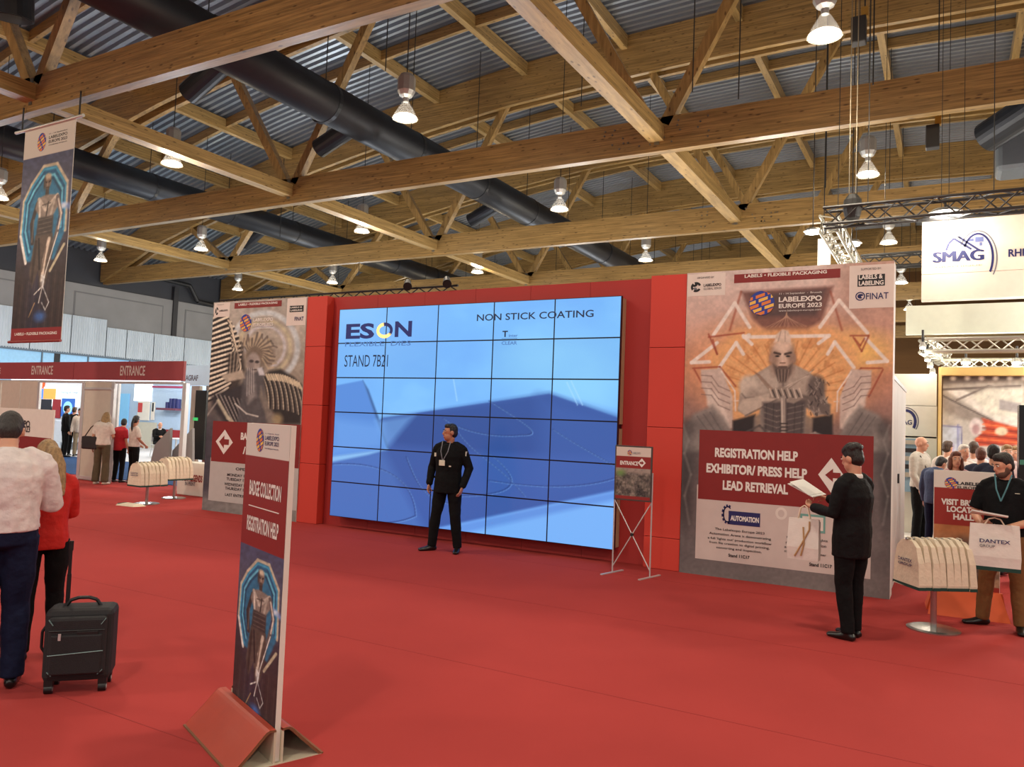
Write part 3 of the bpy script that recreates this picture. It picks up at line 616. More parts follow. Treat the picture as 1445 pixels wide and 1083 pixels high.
# round emblem cut out of its own grid
ga, gb = FW.ab((1075, 428)); gr = abs(FW.ab((1093, 428))[0]-ga); th = np.linspace(0, 2*math.pi, 33)[:-1]
EMB = {'b': M('emblem_blue', 40, 62, 156), 'o': M('emblem_orange', 224, 128, 62), 'y': M('emblem_yellow', 238, 192, 88)}
def emblem(fr, ca, cb, ra, rb, parent, t):
    obj('emblem', [fr.P(ca+ra*math.cos(a), cb+rb*math.sin(a), t) for a in th], [tuple(range(32))], EMB['b'], parent)
    for k, key in enumerate('oyoyo'):
        l0 = -1.05+k*.46; v = []
        for j in range(9):
            s = -.95+1.9*j/8
            for w in (-.13, .13):
                yy = np.clip(l0*.8+w+.32*s, -1, 1); lim = math.sqrt(max(0, 1-yy*yy)); v.append(fr.P(ca+ra*np.clip(s, -lim, lim), cb+rb*yy, t+.001))
        seg = [(2*j, 2*j+2, 2*j+3, 2*j+1) for j in range(8) if (j+k) % 4 != 1]
        obj('emblem_band', v, seg, EMB[key], parent)
emblem(FW, ga, gb, gr, gr, PR_, .008)
T('11 - 14 September  -  Brussels', (1100, 417), (1160, 412), WHITE, h=3.2); T('LABELEXPO', (1099, 427), (1160, 418), WHITE, bold=.035, h=7.4); T('EUROPE 2023', (1099, 435.5), (1160, 428.5), WHITE, bold=.03, h=6.2); T('www.labelexpo-europe.com', (1099, 441), (1159, 437.5), WHITE, h=3.2)
R('info_field', (981, 788), (1230, 702), CREAM2, t=.005); R('red_banner', (985, 704), (1233, 616), REDP, t=.006)
# correct for the perspective: use left edges for the baselines
def line_at(s, pl, pr, h, m, **k):
    """lettering whose lower left and lower right pixel are given, h pixels high"""
    a0, b0 = FW.ab(pl); a1, b1 = FW.ab(pr); bt = FW.ab((pl[0], pl[1]-h))[1]; text(FW, s, a0, (b0+b1)/2, a1, (b0+b1)/2+(bt-b0), m, PR_, t=.009, **k)
line_at('REGISTRATION HELP', (1009, 645), (1126, 652), 13.5, WHITE, bold=.045); line_at('EXHIBITOR/ PRESS HELP', (997, 666.5), (1139, 677), 13.5, WHITE, bold=.045); line_at('LEAD RETRIEVAL', (1020, 691), (1112, 699), 13.5, WHITE, bold=.045)
a0, b0 = FW.ab((1173, 671)); hw, hh = .14, .2
obj('arrow_diamond', [FW.P(a0-hw, b0, .009), FW.P(a0, b0-hh, .009), FW.P(a0+hw, b0, .009), FW.P(a0, b0+hh, .009)], [(0, 1, 2, 3)], WHITE, PR_)
def arrow(fr, a0, b0, s, m, parent, t, d=-1):
    P_ = [(-1, 0), (0, .9), (0, .38), (.95, .38), (.95, -.38), (0, -.38), (0, -.9)]
    obj('arrow', [fr.P(a0-d*x*s, b0+y*s, t) for x, y in P_], [(0, 1, 2, 6), (2, 3, 4, 5)], m, parent)
arrow(FW, a0+.02, b0, .085, REDP, PR_, .010)
R('logo_plate', (1028, 740), (1073, 725), NAVY, t=.008); line_at('AUTOMATION', (1031, 735), (1071, 738.5), 7.5, WHITE, bold=.04)
line_at('A R E N A', (1048, 741.5), (1071, 743.5), 2.6, NAVY, bold=.04)
ring(FW, (1018, 739), (1036, 713), .03, [(60+k*30, 78+k*30, NAVY) for k in range(8)], PR_, t=.008); ring(FW, (1020, 737), (1034, 715), .015, [(50, 300, NAVY)], PR_, t=.008)
ring(FW, (1094, 733), (1111, 717), .03, [(0, 360, CREAM)], PR_, t=.007)
for s, pl, pr in [('The Labelexpo Europe 2023', (1009, 749.5), (1079, 755)), ('Automation Arena is demonstrating', (1001, 755), (1088, 763.5)), ("a full 'lights out' production workflow", (999, 761), (1089, 771)), ('from file creation to digital printing,', (1001, 767), (1086, 777)), ('converting and inspection.', (1011, 775), (1075, 782)),
                  ('Gain valuable insights', (1110, 760), (1168, 767)), ('needed for automation', (1109, 767), (1166, 774)), ('and how using it', (1107, 774), (1150, 779)), ('makes packaging better', (1107, 780), (1166, 787))]: line_at(s, pl, pr, 4.2, INK, bold=.012)
line_at('Stand 11C17', (1028, 786.5), (1058, 789), 4.6, INK, bold=.03); line_at('Stand 11C17', (1142, 799), (1174, 802.5), 5, INK, bold=.03)
R('teal_logo', (1129, 750), (1165, 728), M('teal_print', 110, 160, 152), t=.008); R('teal_logo_inner', (1132, 747), (1162, 731), CREAM, t=.0085); line_at('[  ]', (1134, 744), (1158, 746), 9, INK)

# ---- left poster: winged statue
xa2, xb2 = ax((302, 428)), cl0-.005
PL_ = poster('tall printed panel with winged figure, arrow and opening hours', xa2, xb2, .3)
c = Canvas(FW, xa2, .0, xb2, ZT, .0115)
c.vgrad([(410, (178, 172, 166)), (480, (176, 168, 156)), (560, (146, 134, 120)), (620, (84, 80, 82)), (740, (110, 106, 106))]); c.grain(.1, .05, .05, 4)
c.put(np.clip((330-c.X)/40, 0, 1)*np.clip((c.Y-560)/40, 0, 1)*.8, (56, 56, 70))
# halo
for r, w, col in ((46, 7, (206, 216, 222)), (36, 4, (198, 190, 160)), (28, 3, (206, 206, 214))):
    c.line([(374+r*math.cos(t), 490+r*1.05*math.sin(t)) for t in np.linspace(-3.4, 1.2, 40)], w, col, 2, .7)
def bez(p0, p1, p2, n=12): return [tuple((1-t)**2*np.array(p0)+2*(1-t)*t*np.array(p1)+t*t*np.array(p2)) for t in np.linspace(0, 1, n)]
def feather(p0, p1, p2, w, hi=(238, 228, 208)):
    b_ = bez(p0, p1, p2); c.line([(x, y+w*.55) for x, y in b_], w*.75, (30, 27, 28), .7, .95); c.line(b_, w*.62, hi, .6, .97); c.line([(x, y-w*.2) for x, y in b_[2:]], w*.18, (255, 248, 232), .5, .7)
c.poly([(300, 446), (318, 438), (326, 462), (342, 486), (346, 522), (330, 560), (298, 562), (294, 510)], (58, 52, 50), 2.5, .95)
for k in range(17):
    y = 448+k*6.9; xr = np.interp(k, [0, 3, 7, 11, 16], [318, 330, 342, 338, 322]); feather((xr, y-7-k*.25), ((300+xr)/2+2, y-4), (294, y+5), 4.6)
for k in range(9):
    feather((322+k*2.0, 452+k*7.2), (330+k*1.7, 462+k*7.6), (327+k*.6, 474+k*7.4), 3.4, (222, 208, 184))
c.poly([(322, 500), (338, 496), (336, 530), (322, 536)], (70, 62, 58), 3, .8)
for k in range(6): c.line([(324+k*2.4, 500), (322+k*2.2, 532)], 1.4, (176, 164, 146) if k % 2 else (40, 36, 36), .7, .8)
c.poly([(298, 560), (346, 540), (354, 600), (320, 600), (300, 575)], (46, 44, 50), 3, .95)
for k in range(16): c.line(bez((302+k*3.0, 556+k*.6), (312+k*2.6, 576), (324+k*2.2, 598)), 1.9, (150, 144, 140) if k % 2 else (28, 27, 32), .7, .85)
c.poly([(370, 534), (380, 524), (396, 521), (414, 532), (427, 546), (424, 598), (396, 598), (380, 572)], (40, 37, 37), 2.5, .97)
for k in range(26):
    t_ = k/25; x = 372+52*t_; y = 533-9*math.sin(t_*2.6)+13*t_; c.line(bez((x, y), (x+9, y+20), (x+7+7*t_, y+44+10*t_)), 1.7, ((196, 184, 164), (26, 24, 26), (92, 86, 82))[k % 3], .7, .9)
for k in range(15): c.line([(376+k*3.3, 529-6*math.sin(k/5)+k*1.0), (379+k*3.4, 536-5*math.sin(k/5)+k*1.1)], 2.8, (228, 214, 184), .7, .9)
# figure
c.poly([(344, 530), (356, 515), (372, 520), (374, 560), (376, 600), (334, 600), (340, 560)], (84, 82, 86), 2, .95); c.poly([(346, 530), (358, 524), (362, 560), (350, 570)], (150, 146, 144), 3, .8)
c.poly([(312, 530), (342, 522), (346, 534), (320, 540)], (186, 174, 158), 1.5); c.poly([(368, 545), (384, 588), (394, 600), (380, 600), (366, 560)], (132, 124, 116), 2)
c.ell(366, 500, 19, 17, (120, 106, 92), .3, .9); c.ell(358, 512, 9.5, 14, (176, 166, 160), .15); c.ell(354, 514, 4, 10, (118, 108, 106), .6, .7); c.ell(355, 510, 3, 2, (56, 50, 52), .4); c.ell(363, 511, 3, 2, (56, 50, 52), .4); c.line([(356, 522), (362, 522)], 1.6, (70, 60, 60), .6)
for k in range(26):
    an = -2.7+k*.13; r = 10+12*RNG.random(); x = 360+12*math.cos(an); y = 500+12*math.sin(an); c.line([(x, y), (x+r*.8*math.cos(an+.4), y+r*math.sin(an+.4)), (x+r*math.cos(an+.1)+3, y+r*.7*math.sin(an)+6)], 2.2, (188, 172, 146) if k % 2 else (104, 94, 86), .9, .85)
for k in range(8): c.line([(348+k*1.4, 520), (347+k*1.6, 560-k)], 1.2, (190, 186, 186) if k % 2 else (90, 88, 92), .7, .7)
c.poly([(363, 520), (370, 518), (374, 530), (366, 530)], (206, 206, 212), 1.2); c.line([(332, 570), (348, 584), (364, 588)], 2, (220, 216, 208), .8)
c.line([(308, 566), (322, 590), (332, 600)], 5, (206, 200, 176), 1.2, .9); c.line([(290, 590), (306, 568)], 2.4, (158, 152, 146), .8, .9); c.ell(392, 592, 7, 8, (196, 176, 130), .5, .7)
c.put(np.clip((c.Y-690)/20, 0, .8), (140, 136, 132)); c.grain(.16, .2, .2, 8); c.build('printed_picture', PRINT, PL_, t=.003)
def RL(nm, p, q, m, t=.005): return FW.rect_px(nm, p, q, m, PL_, t=t)
def TL(s, p, q, m, **k): return text_px(FW, s, p, q, m, PL_, t=.009, **k)
RL('logo_field', (302, 448), (325, 427), CREAM); RL('logo_field', (404, 460), (433, 420), CREAM); RL('title_band', (331, 436), (398, 424), REDP)
TL('LABELS \u2022 FLEXIBLE PACKAGING', (337, 432), (392, 427.5), WHITE, bold=.03, h=3); TL('LABELS &', (410, 435.5), (427, 432.5), WHITE, bold=.03); RL('logo_plate', (409, 441), (429, 431), INK, t=.007); TL('LABELING', (410.5, 439.5), (427, 436.5), WHITE, bold=.03)
TL('FINAT', (416, 453), (429, 447), NAVY, bold=.02); TL('ORGANISED BY', (307, 431), (317, 429.5), INK); TL('LABELEXPO', (310, 440), (322, 437), INK, bold=.02)
ring(FW, (301.5+2.5, 445), (309, 434), .03, [(20, 110, INK), (130, 220, INK), (240, 330, INK)], PL_, t=.008)
ga, gb = FW.ab((347, 456)); emblem(FW, ga, gb, .145, .155, PL_, .008)
TL('LABELEXPO', (358, 454.5), (386, 448.5), WHITE, bold=.03, h=5); TL('EUROPE 2023', (358, 461), (386, 456.5), WHITE, bold=.03, h=4.6); TL('www.labelexpo-europe.com', (358, 466), (386, 463.5), WHITE, h=2.6); TL('11 - 14 September - Brussels', (359, 448), (386, 445), WHITE, h=2.2)
RL('red_banner', (298, 651), (425, 600), REDP, t=.0065); RL('info_field', (294, 706), (422, 656), M('pale_grey_print', 188, 182, 178), t=.006)
a0, b0 = FW.ab((317, 624)); obj('arrow_diamond', [FW.P(a0-.22, b0, .009), FW.P(a0, b0-.22, .009), FW.P(a0+.22, b0, .009), FW.P(a0, b0+.22, .009)], [(0, 1, 2, 3)], WHITE, PL_)
obj('arrow_field', [FW.P(a0-.17, b0, .010), FW.P(a0, b0-.17, .010), FW.P(a0+.17, b0, .010), FW.P(a0, b0+.17, .010)], [(0, 1, 2, 3)], WHITE, PL_); arrow(FW, a0, b0, .13, REDP, PL_, .012)
a_, b_ = FW.ab((340, 621)); text(FW, 'BADGE COLLECTION', a_, b_, a_+1.25, b_+.13, WHITE, PL_, bold=.045, t=.009); a_, b_ = FW.ab((343, 641)); text(FW, '/ SELF PRINT', a_, b_, a_+1.0, b_+.13, WHITE, PL_, bold=.045, t=.009)
for i, (s, l) in enumerate([('OPENING TIMES:', 333), ('MONDAY 11 SEPTEMBER', 321), ('TUESDAY 12 SEPTEMBER', 320), ('WEDNESDAY 13 SEPTEMBER', 317), ('THURSDAY 14 SEPTEMBER', 318), ('LAST ENTRY 30 MINUTES', 318)]):
    y = (664, 672, 678, 685, 691, 700)[i]; a_, b_ = FW.ab((l, y)); text(FW, s, a_, b_, a_+.95, b_+.05, INK, PL_, bold=.02, t=.009)
# low side wall running back from the right poster
sw = thing('wall_right', 'x', 'x'); del sw['label'], sw['category']; sw['kind'] = 'structure'
for k in range(3): MB().box(xb-.06, xb-.02, 10.0+k*1.05, 11.04+k*1.05, 0, 2.47).build('panel', M('grey_white_panel', 206, 204, 198, rough=.5), sw)
MB().box(xb-.07, xb-.01, 9.99, 13.16, 2.47, 2.52).build('rail', M('rail_alu', 180, 180, 180, rough=.35, metal=.7), sw); box('latch', xb-.02, xb+.0, 11.2, 11.3, 1.2, 1.32, INK, sw)
# ================================================================== UNSEEN FILL LIGHTS added beyond wall and entrance to brighten the roof timbers
for x, y, z, w in [(-20, 20, 3.6, 1.0), (-27, 20, 3.6, 1.0), (-33, 15, 3.4, .8), (-14, 22, 3.6, 1.2), (-6, 18, 3.6, 1.3), (-6, 30, 3.6, 1.3), (-16, 34, 3.6, 1.2), (-28, 32, 3.6, 1.2), (5, 20, 3.6, 1.2), (6, 34, 3.6, 1.3), (-6, 44, 3.6, 1.3), (-18, 48, 3.6, 1.2), (2.5, 15.2, 3.4, .5)]:
    point('stand_fill', (x, y, z), FILL_W*w, (1, .96, .9) if x > -12 else (.86, .93, 1), .6)

# ================================================================== FLOOR SIGN in the foreground
SA = math.radians(-22.07); so = np.array([-3.573, 3.231, 0]); 
FG = Frame(so, SA); SWD = .64
sg = thing('floor_sign', 'slim badge collection sign board standing in a red folded base', 'sign', so)
def kid(o):                                    # keep world coordinates under a thing that is not at the origin
    p = o.parent; o.matrix_parent_inverse = Matrix.Translation(p.location).inverted() if p.rotation_euler.z == 0 else (Matrix.Translation(p.location) @ Matrix.Rotation(p.rotation_euler.z, 4, 'Z')).inverted(); return o
BOARD = M('board_white', 228, 222, 212, rough=.6)
kid(MB().prism([(0, .008), (SWD, .008), (SWD, 1.722), (0, 1.722)], FG, -.014, .014).build('board', BOARD, sg))
F2 = Frame(FG.P(0, 0, .0145), SA)
c = Canvas(F2, 0.004, .12, SWD-.004, 1.72, .0042)
c.fill(216, 210, 202)
zr0, zr1 = F2.ab((340, 790))[1], F2.ab((347, 649))[1]
topb = F2.ab((349, 640))[1]
b_art, b_red = 1.03, 1.535
c.put((c.B < b_red).astype(float), (138, 34, 34))
gl = np.clip((c.B-1.36)/.175, 0, 1)*(c.B < b_red); c.put(gl*.15, (150, 60, 66))
art = (c.B < b_art).astype(float)
def cyber(c, u0, u1, v0, v1, mask):
    """armoured figure standing in an octagonal blue gate; u,v run over the picture field"""
    X, Y = c.X, c.Y
    U = (c.A-u0)/(u1-u0)*100; Vv = (v1-c.B)/(v1-v0)*280; c.X, c.Y = U, Vv
    base = np.stack([np.interp(Vv, [0, 60, 150, 280], q) for q in ([74, 92, 66, 44], [80, 92, 58, 44], [112, 112, 72, 64])], 1); c.put(mask, base)
    keep = c.c.copy()
    c.put(np.clip((Vv-140)/60, 0, 1)*np.clip(np.abs(U-45)/40, 0, .8), (58, 46, 44))
    o = [(22, 44), (44, 18), (70, 18), (92, 50), (94, 128), (76, 172), (20, 172), (6, 128), (8, 70)]
    c.poly(o, (44, 116, 156), 2, .97)
    for k, col in enumerate([(206, 194, 170), (70, 160, 200), (34, 92, 136), (110, 196, 226), (30, 78, 114)]):
        f = 1-.07*k; c.line([(50+(x-50)*f, 98+(y-98)*f) for x, y in o[-3:]+o[:5]], 3.6 if k else 5, col, .9, .95)
    c.line([(6, 128), (20, 174)], 4.5, (232, 230, 226), .8); c.line([(70, 190), (94, 150)], 4.5, (196, 188, 160), .8)
    c.ell(90, 88, 20, 4, (130, 170, 240), .8, .8, .3); c.ell(88, 88, 5, 4, (220, 235, 255), .6)
    d, l = (70, 62, 60), (196, 184, 172)
    sc_ = lambda pts: [(54+(x-54)*1.28, y) for x, y in pts]
    LN = lambda pts, w, col, soft=.8, a=1.0: c.line(sc_(pts), w, col, soft, a)
    PL = lambda pts, col, soft=1.6: c.poly(sc_(pts), col, soft)
    LN([(40, 78), (33, 110), (36, 142)], 7, (58, 52, 54)); LN([(36, 104), (35, 140)], 2, (130, 120, 114), 1, .8)
    LN([(54, 54), (54, 68)], 7, d); c.ell(54, 44, 7, 12, (128, 108, 98), .18); c.ell(54, 36, 6, 5, (206, 190, 168), .4); LN([(50, 44), (53, 46)], 2, (40, 32, 32)); LN([(55, 46), (58, 44)], 2, (40, 32, 32)); LN([(54, 46), (54, 51)], 1.6, (190, 168, 150)); LN([(52, 54), (56, 54)], 1.5, (70, 50, 48))
    c.ell(48, 46, 2.4, 11, (74, 62, 58), .4, .8)
    PL([(40, 70), (50, 66), (58, 66), (70, 68), (74, 84), (66, 100), (65, 122), (42, 122), (43, 98), (37, 86)], (140, 128, 120))
    LN([(42, 71), (53, 90), (70, 69)], 5.5, l); LN([(43, 74), (45, 100)], 4, (214, 204, 192)); LN([(66, 76), (62, 98)], 4, (178, 168, 156)); LN([(57, 78), (55, 100)], 2.2, (50, 44, 44)); LN([(48, 82), (60, 80)], 1.6, (70, 60, 58))
    PL([(43, 102), (66, 101), (66, 132), (41, 132)], (66, 58, 58))
    for k in range(4): LN([(44, 106+k*7), (64, 104+k*7)], 1.4, (128, 116, 108), .7, .7)
    LN([(71, 72), (77, 100), (73, 130), (68, 150)], 7, (110, 100, 98)); LN([(72, 76), (78, 100), (75, 124)], 3, (220, 210, 200)); LN([(75, 104), (73, 118)], 2, (40, 60, 100))
    PL([(40, 130), (67, 130), (69, 160), (61, 212), (52, 216), (48, 188), (40, 216), (34, 190)], (88, 76, 70)); LN([(62, 138), (57, 170), (55, 204)], 6, (216, 202, 186), 1.2); LN([(58, 150), (54, 190)], 2, (110, 92, 82)); LN([(42, 140), (39, 204)], 5, (62, 52, 50), 1); LN([(46, 136), (50, 186)], 3, (38, 32, 36))
    c.line([(80, 130), (62, 190), (52, 240)], 1.8, (232, 232, 228), .6); c.line([(42, 226), (58, 213), (60, 200), (54, 196)], 2, (240, 240, 234), .6); c.line([(58, 214), (72, 240), (66, 252), (58, 240)], 1.4, (220, 224, 224), .6); c.ell(57, 206, 3.4, 10, (206, 212, 216), .5, .75)
    c.line([(34, 262), (44, 240)], 1.6, (206, 170, 120), .8)
    for k in range(14): c.line([(10+k*6.5, 200+10*math.sin(k)), (8+k*6.5, 280)], 1.5, (96, 84, 78) if k % 2 else (30, 30, 40), 1, .5)
    c.ell(56, 262, 10, 8, (70, 130, 220), .6, .7)
    c.c = np.where(mask[:, None] > .5, c.c, keep); c.X, c.Y = X, Y
    n = fbm(c.X*.22, c.Y*.22, 6)-.47; c.c = np.where(mask[:, None] > .5, np.clip(c.c*(1+.4*n[:, None]), 0, 255), c.c); return c
cyber(c, 0, SWD, .12, b_art, art)
p_ = kid(c.build('printed_picture', PRINT, sg, t=.001))
for s, b0, b1, a0, a1 in [('BADGE COLLECTION', 1.315, 1.40, .10, .56), ('REGISTRATION HELP', 1.115, 1.20, .09, .55)]: kid(text(F2, s, a0, b0, a1, b1, WHITE, sg, bold=.03, t=.003))
kid(F2.quad('rule', .10, 1.253, .54, 1.258, WHITE, sg, t=.003))
emb0 = len(bpy.data.objects)
def emb_at(fr, ca, cb, ra, rb, parent, t):
    before = set(bpy.data.objects); emblem(fr, ca, cb, ra, rb, parent, t)
    for o in bpy.data.objects:
        if o not in before: kid(o)
emb_at(F2, .22, 1.63, .055, .065, sg, .003)
for s, b0, b1 in [('11 - 14 September - Brussels', 1.665, 1.673), ('LABELEXPO', 1.635, 1.658), ('EUROPE 2023', 1.605, 1.627), ('www.labelexpo-europe.com', 1.583, 1.593)]: kid(text(F2, s, .295, b0, .49, b1, NAVY, sg, bold=.01, t=.003))
# base: folded red tent with an open cream end
hw, bz = .24, .165; A0, A1 = -.10, SWD+.02
RB = M('base_red', 168, 58, 36, rough=.45, var=.05); RBI = M('base_board', 206, 196, 172, rough=.8); EDGE = M('base_edge', 122, 78, 50, rough=.8)
for sgn in (1, -1):
    # folded sheet: flat shoulder with a rounded bend, slope down to the floor
    pr0 = [(.018, bz+.012), (.05, bz+.014), (.066, bz+.008), (.080, bz-.004), (.13, bz*.66), (.19, bz*.31), (hw, .004)]; th_ = .011
    pr1 = [(o_-(.002 if k < 2 else .009), z_-th_) for k, (o_, z_) in enumerate(pr0)]; pr1[-1] = (hw-.02, .004); n = len(pr0); v = []
    for A in (A0, A1): v += [FG.P(A, z_, sgn*o_) for o_, z_ in pr0]+[FG.P(A, z_, sgn*o_) for o_, z_ in pr1]
    f = [(i, i+1, 2*n+i+1, 2*n+i) for i in range(n-1)]+[(n+i, 3*n+i, 3*n+i+1, n+i+1) for i in range(n-1)]
    kid(obj('base_wing', v, f, RB, sg))
    # raw brown board edge around the open end, cream lining behind it
    for A, e in ((A1, .002), (A0, -.002)):
        ev = [FG.P(A+e, z_, sgn*o_) for o_, z_ in pr0]+[FG.P(A+e, z_, sgn*o_) for o_, z_ in pr1]; kid(obj('base_edge', ev, [(i, i+1, n+i+1, n+i) for i in range(n-1)], EDGE, sg))
    kid(MB().prism([(A0, .006), (A1-.002, .006), (A1-.002, bz), (A0, bz)], FG, min(sgn*.016, sgn*.026), max(sgn*.016, sgn*.026)).build('base_upright', RBI, sg))
    kid(MB().bar(FG.P(A0, .004, sgn*(hw+.002)), FG.P(A1, .004, sgn*(hw+.002)), .012, .008).build('base_edge', EDGE, sg))
kid(MB().prism([(A0, 0), (A1, 0), (A1, .006), (A0, .006)], FG, -hw, hw).build('base_plate', RBI, sg))

# ================================================================== HANGING BANNER
YB_ = 9.55
FB = Frame((0, YB_, 0)); a0, b1 = FB.ab((36, 187)); a1, _ = FB.ab((107, 170)); b1 = 7.90; b0 = FB.ab((87, 481))[1]
hb = thing('hanging_banner', 'tall cloth banner with armoured figure hanging from the nearest roof truss', 'banner', (0, 0, 0))
MB().prism([(a0, b0), (a1, b0), (a1, b1), (a0, b1)], FB, -.012, 0).build('cloth', M('banner_cloth', 200, 196, 190), hb)
c = Canvas(FB, a0, b0, a1, b1, .018); hgt = b1-b0; c.fill(206, 202, 196); bt = b1-hgt*.135; bb = b0+hgt*.062
c.put((c.B < b0+hgt*.062).astype(float), (140, 40, 44)); cyber(c, a0, a1, bb, bt, ((c.B < bt) & (c.B > bb)).astype(float)); c.build('printed_picture', PRINT, hb, t=.003)
w_ = a1-a0; emblem(FB, a0+w_*.36, b1-hgt*.068, w_*.085, w_*.11, hb, .005)
for s, u0, u1, v0, v1 in [('LABELEXPO', .5, .86, .062, .048), ('EUROPE 2023', .5, .86, .082, .068), ('11 - 14 September', .5, .86, .042, .035), ('www.labelexpo-europe.com', .5, .86, .095, .088)]:
    text(FB, s, a0+w_*u0, b1-hgt*v0, a0+w_*u1, b1-hgt*v1, INK, hb, bold=.02, t=.005)
text(FB, 'LABELS \u2022 FLEXIBLE PACKAGING', a0+w_*.08, b0+hgt*.03, a0+w_*.92, b0+hgt*.043, WHITE, hb, bold=.03, t=.005)
MB().cyl((a0-.35, YB_-.02, b1+.03), (a1+.3, YB_-.02, b1+.03), .035, n=10).build('top_bar', M('bar_alu', 196, 196, 196, rough=.35, metal=.7), hb)
MB().cyl((a0-.03, YB_-.02, b0), (a1+.03, YB_-.02, b0), .03, n=10).build('bottom_bar', REDP, hb)
for xx in (a0-.1, a1+.15): MB().cyl((xx, YB_-.02, b1+.05), (xx, YB_-.02, 8.0*K+.1), .02, n=6).build('hanger', CABLE, hb)

# ================================================================== ENTRANCE STAND
YE = 11.52; FE = Frame((0, YE, 0)); ez0, ez1 = FE.ab((262, 538))[1], FE.ab((262, 510))[1]; xe = FE.ab((262, 510))[0]
en = thing('entrance_portal', 'shell-scheme entrance with long maroon header lettered entrance and pale panels', 'entrance', (0, 0, 0))
HDR = M('header_red', 146, 58, 64, rough=.5); PAN = M('shell_panel', 196, 186, 172, rough=.55, var=.04); ALU = M('post_alu', 206, 206, 206, rough=.35, metal=.4)
for a, b in ((-24.0, -19.0), (-19.0, -16.9), (-16.9, xe)): MB().box(a+.01, b-.01, YE-.03, YE+.03, ez0, ez1).build('header_panel', HDR, en)
for s, p, q in [('ENTRANCE', (46, 529), (77, 516.5)), ('ENTRANCE', (171, 530.5), (207, 516.5))]: text_px(FE, s, p, q, CREAM2, en, bold=.018, t=.034)
text(FE, 'ENTRANCE', -24.3, ez0+.14, FE.ab((3, 520))[0], ez1-.14, CREAM2, en, bold=.035, t=.034)
MB().box(-24, xe, YE-.02, YE+.02, ez0-.08, ez0-.02).build('header_rail', ALU, en)
COOL_FILL = mat('cool_fill', (.85, .93, 1), emit=3.0)
MB().box(-22, -15.2, YE+.1, YE+.16, ez0-.02, ez0+.02).build('fill_strip', COOL_FILL, en)  # hidden glowing strip added behind the header for cool light at the entrance
def pn(name, pxl, pxr, y=YE, z1=ez0-.05, m=PAN, dy=.05):
    x0, x1 = gy((pxl, 600), y)[0], gy((pxr, 600), y)[0]; return MB().box(x0, x1, y-dy/2, y+dy/2, 0, z1).build(name, m, en, bevel=.006)
pn('wall_panel', -30, -2); pn('wall_panel', 0, 26); pn('wall_panel', 27, 51); pn('post', 51, 54, m=ALU, dy=.07)
pn('wall_panel', 118, 156); pn('post', 156, 160, m=ALU, dy=.08); pn('post', 114, 118, m=ALU, dy=.08); pn('post', 162, 166, y=YE+.5, m=ALU, dy=.06); pn('post', 257, 262, m=ALU, dy=.1)
for nm, xr, zz in (('rail', (118, 156), 2.2),): x0, x1 = gy((118, 600), YE)[0], gy((156, 600), YE)[0]; MB().box(x0, x1, YE-.05, YE-.025, zz, zz+.05).build('rail', ALU, en); MB().box(x0, x1, YE-.05, YE-.025, .02, .1).build('rail', ALU, en)
# counter-like sign at the far left, behind the couple
ls = thing('floor_sign', 'white and maroon show sign standing at the left edge behind the couple', 'sign', (0, 0, 0))
YS = 6.6; FSL = Frame((0, YS, 0), math.radians(-8)); fa, fb = FSL.ab((-20, 655)); ga_, gb_ = FSL.ab((76, 579))
MB().prism([(fa-.3, 0.1), (ga_, .1), (ga_, gb_), (fa-.3, gb_)], FSL, -.03, 0).build('board', BOARD, ls); FSL.quad('red_field', fa-.3, .15, ga_-.03, FSL.ab((60, 618))[1], REDP, ls, t=.003)
text_px(FSL, 'LABELEXPO', (8, 601), (43, 594), INK, ls, bold=.03, t=.005); text_px(FSL, 'EUROPE 2023', (8, 607.5), (43, 602), INK, ls, bold=.02, t=.005); MB().box(fa-.3, ga_, YS-.25, YS+.25, 0, .1).build('base', RB, ls)
# stands behind the entrance
def stand(label, y, px0, px1, ztop, m, name='exhibition_stand'):
    t = thing(name, label, 'stand', (0, 0, 0)); x0, x1 = gy((px0, 600), y)[0], gy((px1, 600), y)[0]
    MB().box(x0, x1, y, y+.12, .02, ztop).build('back_wall', m, t); return t, Frame((0, y, 0)), x0, x1
s1, f1, x0, x1 = stand('white stand with lit display wall and screens seen through the left entrance gap', 19.2, 30, 135, 3.1, M('stand_white', 226, 232, 238, rough=.5))
f1.rect_px('sign_band', (113, 575), (55, 546), M('stand_lightbox', 226, 240, 248, emit=.55), s1, t=.05, thick=.05); text_px(f1, 'creating all things', (86, 556), (112, 553), M('stand_teal_ink', 60, 110, 140), s1, t=.055); f1.rect_px('orange_mark', (52, 552), (64, 540), M('orange_board', 224, 96, 40, emit=.3), s1, t=.06, thick=.05)
f1.rect_px('screen', (56, 563), (81, 549), M('screen_amber_lit', 226, 150, 70, emit=.7), s1, t=.07, thick=.03); f1.rect_px('screen', (56, 563), (64, 549), M('screen_blue_lit', 60, 120, 220, emit=.8), s1, t=.075, thick=.02)
f1.rect_px('screen', (88, 588), (108, 563), M('screen_deep_blue', 36, 84, 160, emit=.7), s1, t=.07, thick=.03); ring(f1, (91, 585), (105, 567), .16, [(0, 360, M('screen_ring', 130, 200, 240, emit=.8))], s1, t=.075)
f1.rect_px('red_wall', (75, 590), (88, 564), M('stand_red', 150, 36, 40), s1, t=.065, thick=.02); f1.rect_px('dark_wall', (55, 590), (75, 564), M('stand_dark', 40, 36, 40), s1, t=.065, thick=.02); f1.rect_px('counter', (85, 622), (118, 596), M('stand_counter', 190, 198, 208), s1, t=.8, thick=.7)
s2, f2, x0, x1 = stand('pale blue stand with shelf, posters and meeting table behind the right entrance gap', 23.0, 150, 300, 3.6, M('stand_paleblue', 176, 200, 226, rough=.5))
